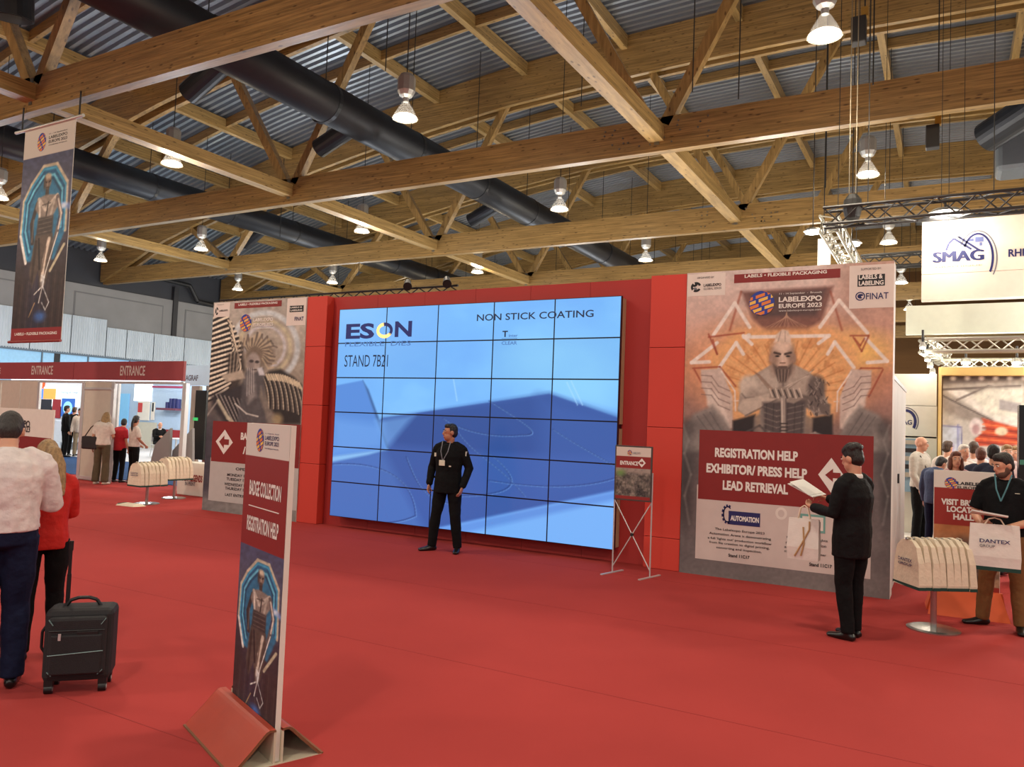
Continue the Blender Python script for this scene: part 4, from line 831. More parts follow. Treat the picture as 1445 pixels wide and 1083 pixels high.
f2.rect_px('light_panel', (190, 566), (216, 536), M('stand_lightpanel', 244, 248, 252, emit=1.1), s2, t=.05, thick=.05); f2.rect_px('glass_panel', (164, 600), (184, 556), M('stand_glassblue', 120, 180, 222, emit=.25), s2, t=.05, thick=.03); f2.rect_px('poster', (195, 593), (213, 567), BOARD, s2, t=.06, thick=.04); f2.rect_px('poster_art', (196, 582), (203, 569), M('poster_red', 198, 62, 58), s2, t=.065); f2.rect_px('poster', (214, 593), (220, 568), BOARD, s2, t=.06, thick=.04); f2.rect_px('poster_art', (216, 581), (219, 569), INK, s2, t=.065)
f2.rect_px('stripe', (216, 547.5), (262, 545.5), M('stripe_magenta', 160, 60, 96), s2, t=.055); f2.rect_px('lower_panel', (190, 640), (222, 597), M('stand_cream', 200, 196, 180), s2, t=.04, thick=.03); f2.rect_px('red_skirt', (222, 617), (262, 608), M('stand_red', 150, 36, 40), s2, t=.06, thick=.03)
f2.rect_px('shelf', (231, 579), (258, 577), M('shelf_red', 110, 60, 76), s2, t=.4, thick=.4)
for i, (bx, h_) in enumerate([(242, 568), (247, 563), (252, 563), (257, 564)]):
    q = f2.ab((bx, 577)); r_ = f2.ab((bx, h_)); o = MB().cyl((q[0], 22.8, q[1]), (q[0], 22.8, r_[1]), .1, n=12).build('display_bottle', NAVY); tag(o, f'dark cylinder sample on the stand shelf, {ORD[i]} from the left', 'sample', 'samples on the stand shelf')
# table and chairs at that stand
STF = M('chair_white', 214, 214, 216, rough=.4)
def chair(label, p, rz):
    t = thing('chair', label, 'chair', (*gz(p, .02)[:2], .02), rz, 'chairs at the meeting table'); MB().box(-.21, .21, -.21, .21, .43, .46).build('seat', STF, t, bevel=.015); MB().box(-.2, .2, .19, .22, .55, .86).build('backrest', STF, t, bevel=.015)
    for sx in (-1, 1):
        for sy in (-1, 1): MB().cyl((sx*.18, sy*.18, .44), (sx*.2, sy*.2, 0), .013, n=6).build('leg', ALU, t)
        MB().cyl((sx*.18, .18, .44), (sx*.18, .205, .56), .012, n=6).build('back_post', ALU, t)
    return t
CH_P = gz((229, 646), .02); chair('pale chair under the seated man in the stand', (222, 645), math.radians(70)); chair('pale chair at the right side of the meeting table', (262, 650), math.radians(-80))
tb_ = thing('meeting_table', 'small white table in front of the seated man', 'table', (*gz((247, 647), .02)[:2], .02)); MB().lathe([(.0, .70), (.42, .70), (.42, .73), (0, .73)], n=24).build('table_top', STF, tb_); MB().cyl((0, 0, .02), (0, 0, .7), .03).build('pedestal', ALU, tb_); MB().lathe([(0, .0), (.25, 0), (.25, .015), (.03, .03)], n=20).build('foot', ALU, tb_)
# beige machine stand beside the left poster
ms = thing('exhibition_stand', 'beige stand wall with pale blue sign and grey sloping counters beside the left poster', 'stand', (0, 0, 0)); YM = 12.3; fm = Frame((0, YM, 0))
fm.rect_px('wall_panel', (262, 690), (282, 545), M('stand_beige', 186, 178, 160), ms, t=0, thick=.08); fm.rect_px('wall_panel', (282, 690), (312, 545), M('stand_beige', 186, 178, 160), ms, t=-.01, thick=.08); fm.rect_px('sign_box', (262, 544), (312, 516), M('sign_paleblue', 186, 212, 226, emit=.25), ms, t=.1, thick=.16); text_px(fm, 'MAGRAF', (263, 538), (285, 530), GREY_INK, ms, bold=.03, t=.105)
fm.rect_px('tall_cabinet', (281, 648), (302, 552), M('dark_cabinet', 34, 38, 36, rough=.3), ms, t=.2, thick=.2); fm.rect_px('green_lamp', (283, 594), (290, 590), M('green_lamp', 60, 200, 110, emit=.5), ms, t=.21)
GRY = M('counter_grey', 142, 142, 142, rough=.5)
for pts, t0 in (([(252, 652), (278, 653), (280, 605), (258, 628)], .75), ([(270, 653), (300, 655), (300, 605), (272, 636)], .55)): MB().prism([fm.ab(p) for p in pts], fm, t0-.06, t0).build('sloping_counter', GRY, ms)
YL_ = 11.05; fl_ = Frame((0, YL_, 0)); lb = thing('plinth_sign', 'low white plinth lettered in red at the foot of the machine stand', 'sign', (0, 0, 0)); q0 = fl_.ab((249, 694)); q1 = fl_.ab((288, 655))
MB().box(q0[0], q1[0]+.3, YL_, YL_+.36, 0, q1[1]).build('plinth', BOARD, lb, bevel=.01); text_px(fl_, 'MODERN LEGENDS', (251, 678), (286, 671.5), REDP, lb, bold=.04, t=.004); text_px(fl_, 'IN PRINT', (261, 685), (276, 681), GREY_INK, lb, bold=.03, t=.004)

# ================================================================== X-FRAME SIGN
YX = 9.0; FX = Frame((0, YX, 0)); xs_ = thing('sign_stand', 'small framed entrance sign on a crossed wire stand before the video wall', 'sign', (0, 0, 0))
(u0, v0), (u1, v1) = FX.ab((866, 704)), FX.ab((921, 633)); v1 = FX.ab((868, 627))[1]-.01; v0 = FX.ab((866, 705))[1]; FRM = M('sign_frame', 92, 86, 82, rough=.4, metal=.6)
MB().prism([(u0, v0), (u1, v0), (u1, v1), (u0, v1)], FX, -.02, 0).build('sign_frame', FRM, xs_, bevel=.004)
c = Canvas(FX, u0+.018, v0+.018, u1-.018, v1-.018, .006); h_ = v1-v0-.036; B = (c.B-v0-.018)/h_; c.fill(212, 200, 190)
c.put(((B < .82) & (B > .60)).astype(float), (140, 36, 34)); am = (B < .60) & (B > .06); n1 = fbm(c.A*26, c.B*26, 3); n2 = fbm(c.A*60, c.B*60, 5)
c.put(am.astype(float), np.stack([90+150*(n1-.4)+90*(n2-.5), 84+140*(n1-.4)+80*(n2-.5), 80+120*(n1-.4)+80*(n2-.5)], 1)); c.put(am*np.clip((B-.45)*8, 0, .7), (176, 160, 150)); c.put((am*np.clip(1-np.hypot((c.A-u0-.08)/.09, (B-.5)/.1), 0, 1)), (110, 150, 80)); c.put((B < .06).astype(float), (140, 36, 34)); c.build('printed_picture', PRINT, xs_, t=.001)
text(FX, 'ENTRANCE', u0+.07, v0+.68*h_, u0+.30, v0+.76*h_, WHITE, xs_, bold=.04, t=.003); da, db = u1-.13, v0+.018+.71*h_
obj('arrow_diamond', [FX.P(da-.05, db, .003), FX.P(da, db-.055, .003), FX.P(da+.05, db, .003), FX.P(da, db+.055, .003)], [(0, 1, 2, 3)], WHITE, xs_); arrow(FX, da, db, .027, REDP, xs_, .005, d=1); emblem(FX, u0+.19, v1-.085, .03, .032, xs_, .003); text(FX, 'LABELEXPO', u0+.23, v1-.1, u0+.33, v1-.075, GREY_INK, xs_, t=.003)
for xx, oth in ((u0, u1), (u1, u0)):
    MB().cyl((xx, YX+.03, .0), (xx, YX+.03, v0+.35), .009, n=6).build('post', ALU, xs_); MB().cyl((xx, YX+.03, .08), (oth, YX+.03, v0), .007, n=6).build('cross_wire', ALU, xs_); MB().bar((xx-.05, YX-.2, .006), (xx+.05, YX+.25, .006), .03, .012).build('foot', ALU, xs_)
MB().cyl(((u0+u1)/2, YX+.015, (v0+.08)/2), ((u0+u1)/2, YX+.045, (v0+.08)/2), .02, n=10).build('cross_hub', CABLE, xs_)

# ================================================================== RIGHT SIDE: show stands, hanging sign, lighting trusses
YG = 15.7; FG2 = Frame((0, YG, 0)); TRS = M('truss_alu', 176, 172, 158, rough=.35, metal=.7); TRK = M('truss_black', 40, 40, 40, rough=.5)
hs = thing('hanging_sign', 'large white hanging stand sign with blue arched logo at upper right', 'sign', (0, 0, 0)); OFFW = M('sign_offwhite', 232, 218, 200, rough=.6)
(a0, _), (a1, b1) = FG2.ab((1300, 424)), FG2.ab((1445, 302)); b1 = FG2.ab((1300, 314))[1]; b0 = FG2.ab((1300, 424))[1]; bm = FG2.ab((1300, 388))[1]
MB().box(a0, a0+3.4, YG, YG+.25, bm+.003, b1).build('upper_panel', OFFW, hs); MB().box(a0, a0+3.4, YG, YG+.25, b0, bm-.003).build('lower_panel', OFFW, hs)
[text_px(FG2, 'SMAG', (1316+k, 371), (1386+k, 354.5), NAVY, hs, bold=0, h=14.5, t=.006+.0003*k) for k in range(4)]; text_px(FG2, 'GRAPHIQUE', (1320, 379), (1386, 373), M('tan_print', 190, 150, 110), hs, t=.006); text_px(FG2, 'LABELS FINISHING', (1324, 384), (1378, 381.5), M('tan_print', 190, 150, 110), hs, t=.006); text_px(FG2, 'RHINO', (1423, 363), (1470, 351), NAVY, hs, bold=.03, h=11, t=.006)
ring(FG2, (1356, 402), (1403, 327), .035, [(-35, 150, NAVY)], hs, t=.006); ring(FG2, (1350, 408), (1408, 323), .02, [(-35, 150, GREY_INK)], hs, t=.006)
def stroke(fr, pts, w, m, parent, t=.006):
    P_ = [fr.ab(p) for p in pts]; mb = MB()
    for (x0, y0_), (x1, y1_) in zip(P_[:-1], P_[1:]): 
        d = np.array([x1-x0, y1_-y0_]); d /= np.linalg.norm(d); nn = np.array([-d[1], d[0]])*w/2
        mb.add([fr.P(x0+nn[0], y0_+nn[1], t), fr.P(x1+nn[0], y1_+nn[1], t), fr.P(x1-nn[0], y1_-nn[1], t), fr.P(x0-nn[0], y0_-nn[1], t)], [(0, 1, 2, 3)])
    return mb.build('logo_stroke', m, parent)
stroke(FG2, [(1335, 354), (1339, 344), (1346, 337), (1371, 352)], .035, NAVY, hs); stroke(FG2, [(1329, 356), (1334, 340), (1344, 330), (1356, 337)], .02, GREY_INK, hs); stroke(FG2, [(1352, 334), (1383, 354)], .035, NAVY, hs)
for p, q in (((1366, 341), (1374, 337)), ((1376, 342), (1388, 334)), ((1382, 347), (1386, 342))): FG2.rect_px('map_mark', p, q, M('map_blue', 96, 104, 150), hs, t=.006)
for xx in (a0+.3, a0+1.8): MB().cyl((xx, YG+.1, b1), (xx, YG+.1, zdeck(xx/K)*K), .006, n=6).build('hanger', CABLE, hs)
lbx = thing('light_box_sign', 'plain glowing white sign band under the hanging logo sign', 'sign', (0, 0, 0)); YH = 17.0; fh = Frame((0, YH, 0)); fh.rect_px('sign_band', (1278, 472), (1480, 425), M('pale_green_white', 214, 222, 208, rough=.5), lbx, t=0, thick=.2)
for xx in (0.2, 1.6): MB().cyl((xx, YH+.1, fh.ab((1300, 425))[1]), (xx, YH+.1, zdeck(xx/K)*K), .006, n=6).build('hanger', CABLE, lbx)
def lattice(label, p, q, size, m, n=None, hang=True):
    t = thing('lighting_truss', label, 'truss', (0, 0, 0), group='lighting trusses above the stands'); p = np.array(p, float); q = np.array(q, float); L = np.linalg.norm(q-p); d = (q-p)/L; s = np.cross(d, (0, 0, 1)); s /= np.linalg.norm(s); up = np.array([0, 0, 1.])
    cs = [p+s*size/2*i+up*size/2*j for i, j in ((-1, -1), (1, -1), (1, 1), (-1, 1))]
    for c_ in cs: MB().cyl(c_, c_+d*L, .03, n=8).build('chord', m, t)
    n = n or int(L/size); 
    for k in range(4):
        a, b = cs[k], cs[(k+1) % 4]; mb = MB()
        for i in range(n): mb.cyl((a if i % 2 else b)+d*L*i/n, (b if i % 2 else a)+d*L*(i+1)/n, .014, n=5)
        mb.build('lattice_side', m, t)
    for k in (.22, .8) if hang else ():
        h_ = p+d*L*k; MB().cyl(h_+up*size/2, (h_[0], h_[1], zdeck(h_[0]/K)*K), .008, n=5).build('hanger', CABLE, t)
    return t
YQ = 15.0; P0 = gy((1163, 308), YQ); P1 = gy((1470, 270), YQ); P1[2] = P0[2]
lattice('black lattice truss spanning over the hanging logo sign', P0, P1, .3, TRK)
lattice('pale lattice truss running back from the corner of the black truss', P0+np.array([0.05, .2, -.05]), P0+np.array([.05, 6.2, -.05]), .3, TRS)
P2 = gy((1215, 371), 21.2); P3 = P2+np.array([2.4, 0, 0]); lattice('black lattice truss behind the poster top at right', P2, P3, .3, TRK)
ho = thing('chain_hoist', 'black chain hoist carrying the corner of the lighting truss', 'hoist', (0, 0, 0)); q = gy((1203, 292), YQ); MB().lathe([(0, -.25), (.12, -.22), (.16, -.05), (.15, .12), (.08, .22), (0, .24)], c=q, n=12).build('chain_bag', TRK, ho)
for dx in (-.06, .05): MB().cyl((q[0]+dx, q[1], q[2]+.2), (q[0]+dx, q[1], zdeck(q[0]/K)*K), .009, n=5).build('chain', M('chain_grey', 120, 112, 96, rough=.5, metal=.5), ho)
# flood lamps on the truss
FLOOD = mat('flood_glow', (1, .97, .9), emit=14)
def flood(label, p, y, w, cat='flood lamp', s=.22, up=None):
    c_ = gy(p, y); t = thing('flood_lamp', label, cat, c_, group='flood lamps on the trusses'); MB().lathe([(0, .09), (s*.7, .07), (s, .0), (s*.8, -.02), (0, -.02)], n=18).build('reflector', HOUSING, t); MB().lathe([(0, -.05), (s*.75, -.045), (s*.8, -.021), (0, -.021)], n=18).build('glow_disc', FLOOD, t); MB().cyl((0, 0, .08), (0, 0, (zdeck(c_[0]/K)*K-.45-c_[2]) if up else .3), .02 if not up else .012, n=8).build('bracket', TRK, t)
    point('flood_light', c_+np.array([0, -.15, -.25]), w, (1, .93, .82), .15)
flood('large flood lamp glaring over the top edge of the hanging logo sign', (1334, 302), 15.2, 60, s=.3); flood('flood lamp on the pale truss left of the hanging sign', (1202, 344), 19, 90, up=9); flood('flood lamp glowing beside the white hanging cube', (1147, 327), 20, 90, up=9)
wc = thing('hanging_sign', 'narrow white hanging banner behind the truss corner', 'sign', (0, 0, 0)); fcu = Frame((0, 23.0, 0)); fcu.rect_px('cloth', (1153, 400), (1172, 336), M('banner_glow_white', 236, 238, 228, rough=.6), wc, t=0, thick=.1); cq = fcu.ab((1162, 336)); MB().cyl((cq[0], 23.05, cq[1]), (cq[0], 23.05, zdeck(cq[0]/K)*K), .015, n=5).build('hanger', CABLE, wc)
# booth with timber frame
YK = 16.6; fk = Frame((0, YK, 0)); bk = thing('exhibition_stand', 'pale stand wall with arched logo left of the timber picture frame', 'stand', (0, 0, 0)); WB = M('stand_wall_cream', 222, 220, 206, rough=.55)
for (p, q) in [((1240, 572), (1322, 528)), ((1240, 616), (1322, 573)), ((1240, 770), (1322, 617))]: fk.rect_px('wall_panel', p, q, WB, bk, t=0, thick=.08)
text_px(fk, 'SMAG', (1262, 599), (1287, 593), NAVY, bk, bold=.02, t=.006); ring(fk, (1262, 612), (1294, 578), .05, [(-35, 140, NAVY)], bk, t=.006); ring(fk, (1258, 614), (1297, 575), .02, [(-35, 140, GREY_INK)], bk, t=.006)
fk.rect_px('machine', (1262, 690), (1300, 620), M('machine_grey', 120, 150, 168, rough=.4), bk, t=.7, thick=.6)
for k in range(5): fk.rect_px('machine_rail', (1262, 626+k*11), (1300, 622+k*11), INK if k % 2 else TRS, bk, t=.72, thick=.02)
tf = thing('picture_wall', 'tall timber-framed picture of a factory hall with red machines', 'picture wall', (0, 0, 0)); TIM = M('yellow_timber', 214, 178, 108, rough=.55, var=.1, scale=3)
fk.rect_px('frame_post', (1322, 770), (1329, 520), TIM, tf, t=.25, thick=.33); fk.rect_px('frame_beam', (1329, 531), (1480, 520), TIM, tf, t=.25, thick=.33)
c = Canvas(fk, *fk.ab((1329, 705)), *fk.ab((1480, 529)), .022); c.vgrad([(525, (60, 52, 50)), (545, (150, 138, 128)), (600, (196, 188, 178)), (705, (208, 206, 206))])
c.poly([(1329, 545), (1445, 535), (1445, 580), (1380, 570), (1329, 556)], (178, 168, 154), 3); c.poly([(1329, 548), (1400, 592), (1445, 605), (1445, 596), (1360, 550)], (224, 216, 204), 2); c.poly([(1329, 562), (1330, 580), (1370, 596), (1400, 592)], (152, 140, 130), 3); c.line([(1329, 558), (1400, 594)], 2, (92, 82, 78), .8); c.line([(1329, 550), (1440, 545)], 3, (104, 92, 86), 1); c.line([(1350, 565), (1395, 545), (1445, 556)], 3, (122, 112, 104), 1)
c.poly([(1395, 548), (1445, 548), (1445, 590), (1400, 586), (1370, 560)], (220, 214, 196), 3); c.poly([(1410, 564), (1440, 570), (1440, 584), (1410, 578)], (170, 162, 158), 1.5); c.poly([(1385, 590), (1440, 605), (1440, 628), (1380, 630), (1375, 620), (1392, 606)], (198, 74, 46), 1.5)
for k in range(6): c.line([(1376+k*2, 624-k*5), (1436, 630-k*5)], 2, (232, 120, 70) if k % 2 else (130, 44, 32), .8)
c.ell(1377, 603, 9, 13, (222, 206, 202), .15); c.ell(1377, 606, 5, 7, (190, 150, 150), .3); c.ell(1413, 609, 9, 6, (226, 206, 172), .2); c.poly([(1329, 602), (1355, 602), (1358, 640), (1329, 640)], (196, 204, 220), 2); c.line([(1329, 601), (1356, 603), (1358, 640)], 1.6, (110, 110, 160), .8); c.line([(1352, 600), (1352, 635)], 2, (120, 120, 170), .8); c.line([(1345, 628), (1345, 640), (1400, 650)], 3, (176, 166, 200), 1); c.grain(.14, .2, .2, 4)
for k in range(6): c.ell(1345+k*20, 534, 4, 3, (240, 236, 226), .5)
c.build('printed_picture', PRINT, tf, t=.01)
tr1 = gy((1305, 488), 16.0); lattice('silver lattice truss above the timber picture frame', tr1, tr1+np.array([2.6, 0, 0]), .22, TRS, hang=False); lattice('short silver lattice truss leading to the timber frame corner', tr1+np.array([.02, .15, 0]), tr1+np.array([.3, 2.8, 0]), .22, TRS, hang=False)
tr2 = gy((1328, 514), 17.5); lattice('silver lattice truss lying just over the timber beam', tr2, tr2+np.array([2.6, 0, 0]), .16, TRS, hang=False)
for i, (p, y) in enumerate([((1363, 511), 17.42), ((1435, 511), 17.42)]): flood(f'small spot lamp over the timber beam, {("left", "right")[i]} one of two', p, y, 30, 'spot lamp', .1)
for i in range(5):
    p = (1302+i*3.5, 489+i*9); flood(f'tiny white spot lamp on the short silver truss, {ORD[i]} from the top', p, 15.9+.5*i, 8, 'spot lamp', .06)
# dark display pillar at the right edge
dp = thing('display_pillar', 'tall black display pillar at the right picture edge', 'pillar', (0, 0, 0)); fd = Frame((0, 11.6, 0)); fd.rect_px('body', (1437, 800), (1500, 573), M('pillar_black', 30, 34, 34, rough=.25), dp, t=0, thick=.3); q = fd.ab((1437, 800)); MB().box(q[0]-.05, q[0]+.8, 11.5, 12.0, 0, .25).build('base', TRK, dp); fd.rect_px('screen_glint', (1439, 656), (1500, 652), M('green_glint', 60, 120, 100, emit=.2), dp, t=.004)

# ---- floor sign behind the tote stand at right
YV = 9.45; rs = thing('floor_sign', 'red and white visitor sign on an orange folded base beside the polo shirt man', 'sign', (0, 0, 0)); fr_ = Frame((0, YV, 0), math.radians(4)); (a0, b0), (a1, b1) = fr_.ab((1316, 850)), fr_.ab((1412, 668))
MB().prism([(a0, .12), (a1, .12), (a1, b1), (a0, b1)], fr_, -.03, 0).build('board', BOARD, rs); 
c = Canvas(fr_, a0+.004, .13, a1-.004, b1-.004, .007); hh_ = b1-.13; B = (c.B-.13)/hh_; c.fill(222, 212, 202); c.put(((B < .86) & (B > .57)).astype(float), (150, 40, 32)); am = ((B <= .57) & (B > .12)).astype(float); n1 = fbm(c.A*9, c.B*9, 3); n2 = fbm(c.A*30, c.B*30, 8)
c.put(am, np.stack([110+190*(n1-.42)+60*(n2-.5), 88+150*(n1-.42)+50*(n2-.5), 74+110*(n1-.42)+40*(n2-.5)], 1)); c.put(am*np.clip((B-.38)*5, 0, .75), (208, 128, 72)); cx = (a0+a1)/2; c.put(am*np.clip(1.6-np.hypot((c.A-cx)/.16, (B-.33)/.2)*1.6, 0, .85), (92, 76, 70)); c.put((B <= .12).astype(float), (150, 40, 32)); c.build('printed_picture', PRINT, rs, t=.002)
text_px(fr_, 'LABELEXPO', (1351, 684.5), (1400, 680), INK, rs, bold=.03, t=.004, h=4.6); text_px(fr_, 'EUROPE 2023', (1351, 690), (1400, 687), INK, rs, bold=.02, t=.004, h=4); e_ = fr_.ab((1342, 682)); emblem(fr_, *e_, .06, .06, rs, .004)
for s, p, q in [('VISIT BRUSSELS', (1328, 712), (1402, 702)), ('LOCATED IN', (1336, 722.5), (1398, 714)), ('HALL 8', (1345, 733.5), (1384, 725))]: text_px(fr_, s, p, q, WHITE, rs, bold=.045, t=.004, h=8.6)
OR_ = M('base_orange', 206, 82, 36, rough=.5); MB().prism([(a0-.06, 0), (a1+.06, 0), (a1+.02, .24), (a0-.0, .24)], fr_, .0, .05).build('base_front', OR_, rs); MB().prism([(a0-.06, 0), (a1+.06, 0), (a1+.02, .2), (a0-.0, .2)], fr_, -.30, -.03).build('base_back', OR_, rs); obj('base_slope', [fr_.P(a0-.06, 0, .3), fr_.P(a1+.06, 0, .3), fr_.P(a1, .24, .05), fr_.P(a0, .24, .05)], [(0, 1, 2, 3)], OR_, rs)

# ================================================================== TOTE BAG STANDS
BAGM = M('tote_cloth', 222, 206, 182, rough=.85, var=.07, scale=14, bump=.3, bscale=30); HEM = M('tote_hem', 22, 60, 52, rough=.8); STL = M('stand_steel', 178, 176, 172, rough=.25, metal=.9)
def tote_stand(label, base, ang, L, nb, top, h, w, txt=None, group='', where=''):
    bx_, by_ = base[0], base[1]; t = thing('bag_stand', label, 'bag stand', (bx_, by_, 0), group='bag stands')
    MB().lathe([(0, 0), (.23, 0), (.23, .012), (.2, .022), (.03, .03)], n=32).build('base_disc', STL, t); MB().cyl((0, 0, .02), (0, 0, top-.03), .028, n=14).build('pole', STL, t)
    d = np.array([math.cos(ang), math.sin(ang), 0]); s = np.array([-math.sin(ang), math.cos(ang), 0]); MB().cyl(-d*L/2+np.array([0, 0, top-.02]), d*L/2+np.array([0, 0, top-.02]), .012, n=8).build('hanging_bar', STL, t)
    P0_ = np.array([bx_, by_, top])
    prof = [(-.5, 0), (-.52, .10), (-.47, .55), (-.36, .86), (-.18, .98), (.05, 1.0), (.25, .96), (.40, .84), (.48, .55), (.52, .10), (.5, 0)]
    for i in range(nb):
        tt = -L/2+L*(i+.5)/nb; sh = 1-.10*abs(i-(nb-1)/2)/nb+random.uniform(-.03, .03); ww = w*random.uniform(.94, 1.04); th0 = L/nb*.47
        c0 = P0_+d*tt; b = thing('tote_bag', f'cream tote bag on the {where} bag stand, {ORD[i]} from its front', 'bag', c0-np.array([0, 0, h]), group=group); v = []
        for side in (-1, 1):
            for (a, z) in prof:
                bul = th0*(.45+.55*math.sin(min(1, (1-z)+.15)*math.pi/2)); v.append(s*a*ww+d*side*bul+np.array([0, 0, z*h*sh+(1-sh)*h*.0])+d*random.uniform(-.004, .004))
        n = len(prof); f = [tuple(range(n-1, -1, -1)), tuple(range(n, 2*n))]+[(k, (k+1) % n, n+(k+1) % n, n+k) for k in range(n)]
        o = obj('bag_body', v, f, BAGM, b)
        hv = []
        for z in (-.005, .055):
            for a, sd in ((-.53, -1), (.53, -1), (.53, 1), (-.53, 1)): hv.append(s*a*ww+d*sd*th0*1.03+np.array([0, 0, z*h]))
        obj('hem', hv, [(0, 1, 5, 4), (1, 2, 6, 5), (2, 3, 7, 6), (3, 0, 4, 7), (3, 2, 1, 0), (4, 5, 6, 7)], HEM, b)
        MB().path([np.array([0, 0, h*.98])+s*a_+np.array([0, 0, z_]) for a_, z_ in ((-.05, -.03), (-.03, .0), (.03, .0), (.05, -.03))], .006, 5).build('handle', BAGM, b)
        if i == 0 and txt:
            q = Frame(c0-np.array([0, 0, h])-d*(th0*1.0+.004), ang-math.pi/2+0)
            # face towards the camera: normal is -d
            q.u = -s; q.v = np.array([0, 0, 1.]); q.n = -d
            for k, (st, z0_, z1_) in enumerate(txt): 
                o2 = text(q, st, -.11, z0_*h, .11, z1_*h, NAVY, b, bold=.02, t=.006); o2.matrix_parent_inverse = Matrix.Translation(b.location).inverted()
    return t
TXT = [('DANTEX', .50, .57), ('GROUP', .42, .475)]
gr_ = gz((1317, 889)); tote_stand('steel bag stand with round base beside the visitor sign at right', gr_, math.radians(34), .56, 8, .86, .46, .40, TXT, 'tote bags on the right stand', 'right')
gl1 = gz((209, 712)); gl2 = gz((229, 706)); gl1[0] -= .05
tote_stand('nearer steel bag stand in front of the entrance', gl1, math.radians(88), .55, 7, .80, .46, .42, TXT, 'tote bags on the nearer entrance stand', 'nearer entrance'); tote_stand('farther steel bag stand in front of the entrance', gl2+np.array([-.12, .35, 0]), math.radians(86), .55, 7, .84, .46, .42, None, 'tote bags on the farther entrance stand', 'farther entrance')
fb_ = thing('tote_bag', 'flat cream tote bag lying on the base of the entrance bag stand', 'bag', (gl1[0]+.05, gl1[1]-.35, 0), math.radians(10)); obj('bag_body', [(-.24, -.12, .0), (.2, -.14, 0), (.28, .08, 0), (-.2, .12, 0), (-.22, -.1, .03), (.18, -.12, .025), (.2, .06, .035), (-.18, .1, .04)], [(0, 3, 2, 1), (4, 5, 6, 7), (0, 1, 5, 4), (1, 2, 6, 5), (2, 3, 7, 6), (3, 0, 4, 7)], BAGM, fb_); MB().box(-.22, -.19, -.1, .1, .028, .042).build('hem', HEM, fb_)

# ================================================================== SUITCASE
c1, c2 = gz((66, 982)), gz((145, 972)); dv = (c2-c1)[:2]; wd = np.linalg.norm(dv); an_ = math.atan2(dv[1], dv[0])
an_ = math.radians(47); cs_ = gz((92, 981)); 
sc = thing('suitcase', 'black soft cabin suitcase on wheels with raised pull handle beside the couple', 'suitcase', (cs_[0]-.06, cs_[1]+.12, 0), an_)
BLK = M('suitcase_fabric', 30, 29, 32, rough=.75, var=.1, scale=40, bump=.25, bscale=180); BLK2 = M('suitcase_trim', 16, 16, 18, rough=.5); GLN = M('reflector_strip', 120, 150, 150, rough=.3)
wS, dS, z0s, z1s = .385, .23, .07, .515
MB().box(-wS/2, wS/2, -dS/2, dS/2, z0s, z1s).build('shell', BLK, sc, bevel=.035)
fp = MB().box(-wS/2+.03, wS/2-.03, -dS/2-.035, -dS/2+.02, z0s+.05, z1s-.04).build('front_pocket', BLK, sc, bevel=.02); MB().box(-wS/2+.05, wS/2-.05, -dS/2-.048, -dS/2-.03, z0s+.06, z0s+.30).build('lower_pocket', BLK, fp, bevel=.012)
MB().path([(-wS/2+.04, -dS/2-.037, z1s-.12), (wS/2-.04, -dS/2-.037, z1s-.12)], .004, 6).build('zip', BLK2, fp); MB().path([(-wS/2+.04, -dS/2-.05, z0s+.18), (wS/2-.04, -dS/2-.05, z0s+.20)], .003, 6).build('zip', GLN, fp); MB().box(-.10, -.085, -dS/2-.05, -dS/2-.04, z0s+.27, z0s+.31).build('zip_pull', ALU, fp); MB().box(.0, .12, -dS/2-.042, -dS/2-.034, z1s-.15, z1s-.125).build('badge', BLK2, fp, bevel=.003)
for sx in (-1, 1): MB().bar((sx*(wS/2-.035), -dS/2-.037, z1s-.05), (sx*(wS/2-.06), -dS/2-.037, z1s-.085), .012, .004).build('reflector', GLN, sc); MB().bar((sx*(wS/2-.04), -dS/2-.037, z0s+.08), (sx*(wS/2-.065), -dS/2-.037, z0s+.055), .010, .004).build('reflector', GLN, sc)
MB().path([(-.10, 0, z1s-.005), (-.075, 0, z1s+.035), (-.03, 0, z1s+.05), (.03, 0, z1s+.05), (.075, 0, z1s+.035), (.10, 0, z1s-.005)], .011, 8).build('grab_handle', BLK2, sc)
MB().path([(-wS/2-.005, 0, .22), (-wS/2-.03, 0, .26), (-wS/2-.03, 0, .36), (-wS/2-.005, 0, .40)], .009, 8).build('side_handle', BLK2, sc)
MB().cyl((-.11, dS/2-.03, z1s-.02), (-.11, dS/2-.03, .70), .013, n=10).build('telescopic_tube', BLK2, sc); MB().cyl((-.11, dS/2-.03, .70), (-.11, dS/2-.03, .86), .010, n=10).build('telescopic_tube', BLK2, sc)
MB().cyl((-.11, dS/2-.03, .85), (-.11, dS/2-.03, .91), .014, n=10).build('pull_grip', BLK2, sc)
for sx in (-1, 1):
    for sy in (-1, 1): 
        MB().box(sx*.15-.025, sx*.15+.025, sy*.085-.02, sy*.085+.02, .045, .085).build('caster_fork', BLK2, sc); w_ = MB().cyl((sx*.15-.022, sy*.085, .028), (sx*.15+.022, sy*.085, .028), .028, n=16).build('wheel', BLK2, sc); MB().cyl((sx*.15-.024, sy*.085, .028), (sx*.15+.024, sy*.085, .028), .014, n=12).build('hub', ALU, w_)
